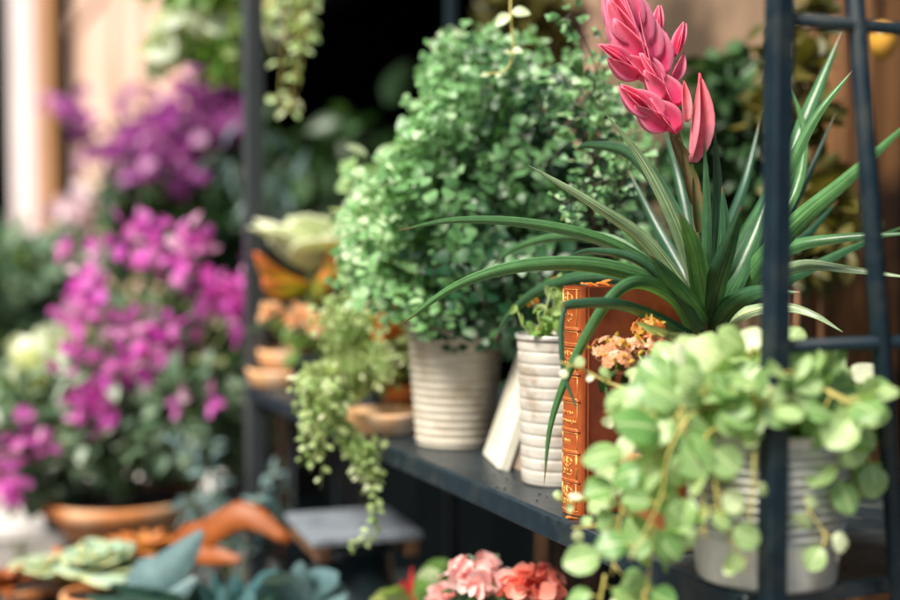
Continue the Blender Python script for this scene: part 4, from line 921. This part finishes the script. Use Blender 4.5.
for (pts, w_) in (((q, P(180, 555, 1.95), P(205, 535, 1.92), (P(245, 515, 1.9)), P(290, 541, 1.88)), .048), ((q, P(185, 566, 1.93), P(210, 556, 1.9), P(240, 560, 1.88)), .03)):
    m = MB(); m.strap(list(pts), w_, side(.9, .35), nv=7, gutter=.2, ns=18, prof=wob(), rnd=.7); m.build('leaf', M['orangeleaf'], t, solid=.0015)
c0 = P(215, 600, 1.85); b = np.array([c0[0], c0[1], ZB]); t = thing('teal_leaved_plant', b, 'broad teal leaves along the bottom edge under the orange leaf', 'potted plant')
m = MB(); plainpot(m, b, .05, .065, .10, .02, .005); m.build('pot', M['darkpot'], t); q = b + [0, 0, .09]; m = MB()
for (x, y, d) in ((150, 590, 1.75), (170, 575, 1.8), (110, 585, 1.72), (85, 598, 1.7), (130, 596, 1.66), (215, 575, 1.72), (278, 572, 1.78), (200, 582, 1.75), (240, 578, 1.75), (265, 585, 1.8), (290, 590, 1.8), (225, 592, 1.68), (180, 600, 1.68), (255, 600, 1.7), (120, 600, 1.75)):
    e = P(x, y, d); m.strap([q, (q + e) / 2 + np.array([0, 0, .05]), e], .055, side(.7, .6), nv=5, ns=12, prof=wob())
m.build('foliage', M['teal'], t)
m = MB(); c0 = P(178, 570, 1.78)
e = thing('grey_leaved_plant', np.array([*(P(160, 600, 1.8)[:2]), ZB]), 'plant with pointed blue-grey leaves, left of the rust-orange leaf', 'potted plant'); q = np.array(e.location) + [0, 0, .1]
for (a, b_, c_, w_) in (((138, 598), (162, 574), (202, 531), .075), ((150, 604), (170, 592), (196, 578), .05)): m.strap([q, P(*a, 1.79), P(*b_, 1.78), P(*c_, 1.78)], w_, side(.9, .35), ns=14, gutter=.5, prof=lambda u: math.sin(math.pi * (.05 + .93 * u)) ** .8)
m.build('foliage', M['bluefern'], e); m = MB(); plainpot(m, np.array(e.location), .035, .045, .10); m.build('pot', M['darkpot'], e)

# ------------------------------------------------------------------ overhead and inside: hanging plants
hx = P(205, -70, 2.7); t = thing('hanging_basket', hx, 'hanging basket of bright green and ivory leaves at the top left', 'hanging plant')
m = MB(); m.lathe(hx, [(.03, -.09), (.09, -.06), (.125, 0), (.13, .003), (.12, .004), (.09, -.03)], 32); m.build('basket', M['wood'], t)
m = MB()
for k in range(3):
    a = k * 2.1; m.tube([hx + [.12 * math.cos(a), .12 * math.sin(a), 0], hx + [0, 0, .5], hx + [0, 0, 1.2]], .002, 5)
m.build('wires', M['metal'], t)
lf = MB(); iv = MB()
for (x, y, r, n) in ((185, 10, .07, 110), (222, 8, .07, 110), (220, 45, .055, 80), (236, 25, .045, 60), (200, -40, .12, 160), (178, 42, .045, 50), (226, 68, .03, 26)): bush(lf, P(x, y, 2.65), (r, r, r), n, .045, T_OVAL)
for (x, y, r, n) in ((165, 40, .035, 14), (162, 20, .035, 12), (170, 55, .02, 6), (205, 18, .03, 8), (265, 12, .03, 7)): bush(iv, P(x, y, 2.62), (r, r, r * 1.4), n, .05, T_ROUND, clumps=3)
lf.build('foliage', M['bright'], t); iv.build('pale_leaves', M['ivory'], t)
lf = MB(); st = MB(); hz = P(292, -90, 2.05) - np.array([.09, 0, .03]); t = thing('trailing_ivy', hz, 'yellow-green ivy strands hanging just right of the far rack post', 'hanging plant')
m = MB(); plainpot(m, hz - [0, 0, .06], .05, .065, .1); m.build('pot', M['terra'], t)
m = MB(); m.tube(crv([hz + [-.05, 0, .03], hz + [0, 0, .13], np.array([XF, hz[1], 1.988])], 8), .0018, 5); m.tube([hz + [.05, 0, .03], hz + [0, 0, .13]], .0018, 5); m.build('wire', M['metal'], t)
for (x, x1, y1) in ((300, 302, 70), (295, 290, 108), (308, 306, 40), (285, 278, 112), (288, 270, 20), (296, 298, 90), (303, 305, 55)): vine([hz, P(x, -60, 2.0), P(x + 2, 0, 2.0), P(x1, y1, 2.0)], 20, .030, .022, bright=.6, T=T_OVAL, rad=.0012)
vine([P(296, 95, 2.0), P(290, 110, 2.0), P(276, 100, 2.0)], 7, .024, .02, bright=.9, T=T_OVAL)
st.build('stems', M['vine'], t); lf.build('foliage', M['ivy'], t)
# blue-white leaves by the far post and shop plants in the dark opening
def gloom(name, label, blobs, mat, ls, d, base_px, cat='potted plant', group='plants inside the dark shop opening', T=T_OVAL):
    b = np.array([*(P(base_px, 300, d)[:2]), .06]); t = thing(name, b, label, cat, group); m = MB(); plainpot(m, b, .12, .16, .35, .04, .01); m.build('pot', M['darkpot'], t)
    lf = MB(); st = MB(); q = b + [0, 0, .33]
    for (x, y, r, n) in blobs: c = P(x, y, d + U(-.2, .2)); st.tube(crv([q, (q + c) / 2 + rng.normal(size=3) * .05, c], 8), .003, 6); bush(lf, c, (r, r, r), n, ls, T)
    st.build('stems', M['fernstem'], t); lf.build('foliage', M[mat], t)
gloom('shade_plant', 'teal-leaved plant in the dark opening just right of the far rack post', [(250, 125, .05, 5), (240, 168, .06, 6), (275, 195, .07, 9), (285, 182, .06, 8), (262, 200, .05, 6)], 'bluefern', .10, 3.2, 275, T=T_LANCE)
gloom('shade_plant', 'tall green plant deep in the dark opening, left of the fern', [(365, 130, .13, 12), (372, 160, .13, 12), (340, 120, .12, 7), (325, 165, .18, 14), (400, 160, .10, 6)], 'deep', .11, 4.15, 366)
gloom('shade_plant', 'dark green plant low in the shop opening behind the fern', [(300, 205, .2, 70), (345, 210, .2, 60), (320, 250, .2, 70)], 'deep', .09, 4.6, 330)
t = thing('climbing_plant', np.array([*(P(533, 300, 2.75)[:2]), 0]), 'olive climbing plant beside the pale pilaster, above the fern', 'climbing plant')
b = np.array(t.location); st = MB(); lf = MB(); e = P(535, -120, 2.8); st.tube(crv([b, b * .5 + e * .5 + np.array([.03, 0, 0]), e], 10), .008, 6)
for (x, y, r, n) in ((530, 15, .10, 130), (520, 35, .08, 90), (545, -10, .1, 120), (535, 45, .06, 60)): bush(lf, P(x, y, 2.8), (r, r, r), n, .05, T_OVAL)
st.build('stem', M['wood'], t); lf.build('foliage', M['olive'], t)
# olive shrubs before the tan stand-in wall; the darker stands in for reflected greenery
def wallshrub(label, bpx, blobs, d, mat='olive'):
    b = np.array([*(P(bpx, 300, d)[:2]), 0]); t = thing('wall_shrub', b, label, 'shrub', 'shrubs against the tan stand-in wall'); m = MB(); plainpot(m, b, .10, .13, .3, .03, .008); m.build('pot', M['darkpot'], t)
    lf = MB(); st = MB(); q = b + [0, 0, .29]
    for (x, y, r, n) in blobs: c = P(x, y, d + U(-.04, .04)); st.tube(crv([q, (q + c) / 2 + rng.normal(size=3) * .02, c], 8), .004, 6); bush(lf, c, (r, r, r), n, .042, T_OVAL)
    st.build('stem', M['wood'], t); lf.build('foliage', M[mat], t)
wallshrub('dark olive shrub added for reflected greenery behind the bromeliad, between its flower spike and the rack post', 725, [(725, 130, .09, 150), (745, 100, .07, 110), (715, 170, .09, 170), (740, 200, .1, 200), (700, 230, .09, 160), (750, 260, .1, 180), (730, 90, .05, 50), (690, 200, .06, 80)], 1.95, 'deep')
wallshrub('yellowish olive shrub seen through the end grid of the rack', 810, [(800, 60, .05, 60), (790, 110, .06, 90), (815, 190, .05, 60), (800, 230, .06, 80), (795, 20, .04, 30), (830, 210, .04, 40)], 1.72, 'olive')
# dark foliage behind the fern and book, low behind the shelf
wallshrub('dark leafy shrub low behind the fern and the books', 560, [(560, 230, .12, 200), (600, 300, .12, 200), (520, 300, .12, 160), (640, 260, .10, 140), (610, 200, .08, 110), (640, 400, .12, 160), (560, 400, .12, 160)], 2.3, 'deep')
# amber lamp glass in the corner
c = PL(882, 38, 0, XW - .14); m = MB(); m.lathe(c, [(.001, -.032), (.014, -.024), (.020, -.008), (.019, .008), (.012, .02), (.0, .024)], 24)
t = thing('wall_lantern', (XW - .14, c[1], c[2]), 'small amber glass drop hanging by the brown door, top right', 'lantern'); m.build('glass', M['glass'], t)
m = MB(); m.tube([c + [0, 0, .024], c + [0, 0, .09], c + [.085, 0, .09]], .0025, 6); m.build('bracket', M['metal'], t)

# ---- wiry maidenhair right of the fern, dark stems
cW = np.array([*(P(610, 300, 1.50)[:2]), ZS]); t = thing('wiry_fern', cW, 'wiry dark-stemmed maidenhair with tiny leaflets, between the fern and the pink flower', 'potted plant')
m = MB(); plainpot(m, cW, .028, .038, .10, .015, .004); m.build('pot', M['darkpot'], t); lf = MB(); st = MB(); q = cW + [0, 0, .10]
for (pts, n, s_) in (((( 596, 330, 1.48), (594, 230, 1.45), (588, 140, 1.42), (600, 60, 1.40), (622, 14, 1.39)), 16, .008), (((598, 300, 1.46), (592, 180, 1.42), (600, 90, 1.4), (575, 18, 1.4), (562, 22, 1.4)), 22, .009), (((594, 230, 1.45), (600, 150, 1.42), (620, 110, 1.4)), 16, .011), (((592, 190, 1.44), (575, 110, 1.42), (560, 70, 1.42)), 18, .012), (((600, 260, 1.44), (610, 200, 1.38), (630, 168, 1.36), (640, 150, 1.36)), 18, .007), (((598, 280, 1.42), (590, 215, 1.36), (575, 200, 1.34), (560, 205, 1.34)), 20, .007), (((602, 280, 1.42), (615, 200, 1.37), (608, 180, 1.36), (580, 195, 1.36)), 20, .007), (((604, 300, 1.46), (625, 180, 1.42), (632, 90, 1.4)), 16, .009), (((598, 300, 1.46), (606, 150, 1.44), (590, 95, 1.42), (570, 80, 1.41)), 20, .012)):
    c = crv([q] + [P(*p) for p in pts], 30); st.tube(c, [.0012 - .0007 * i / 29 for i in range(30)], 5)
    for k in range(n):
        u = .4 + .6 * k / n; p = c[int(u * 29)]; sg = 1 if k % 2 else -1; tt = nz(c[min(29, int(u * 29) + 1)] - c[int(u * 29) - 1]); sv = nz(np.cross(tt, FW)) * sg; e = p + nz(sv + tt * .4 + rng.normal(size=3) * .2) * s_ * U(1.0, 2.4)
        st.tube([p, e], .0003, 3)
        for w_ in (.5, 1): lf.leaf(pick(T_FAN), p + (e - p) * w_, nz(e - p + rng.normal(size=3) * s_ * .6), -FW + [0, 0, .7] + rng.normal(size=3) * .4, s_ * U(.8, 1.3))
st.build('stems', M['fernstem'], t); lf.build('foliage', M['fern'], t)
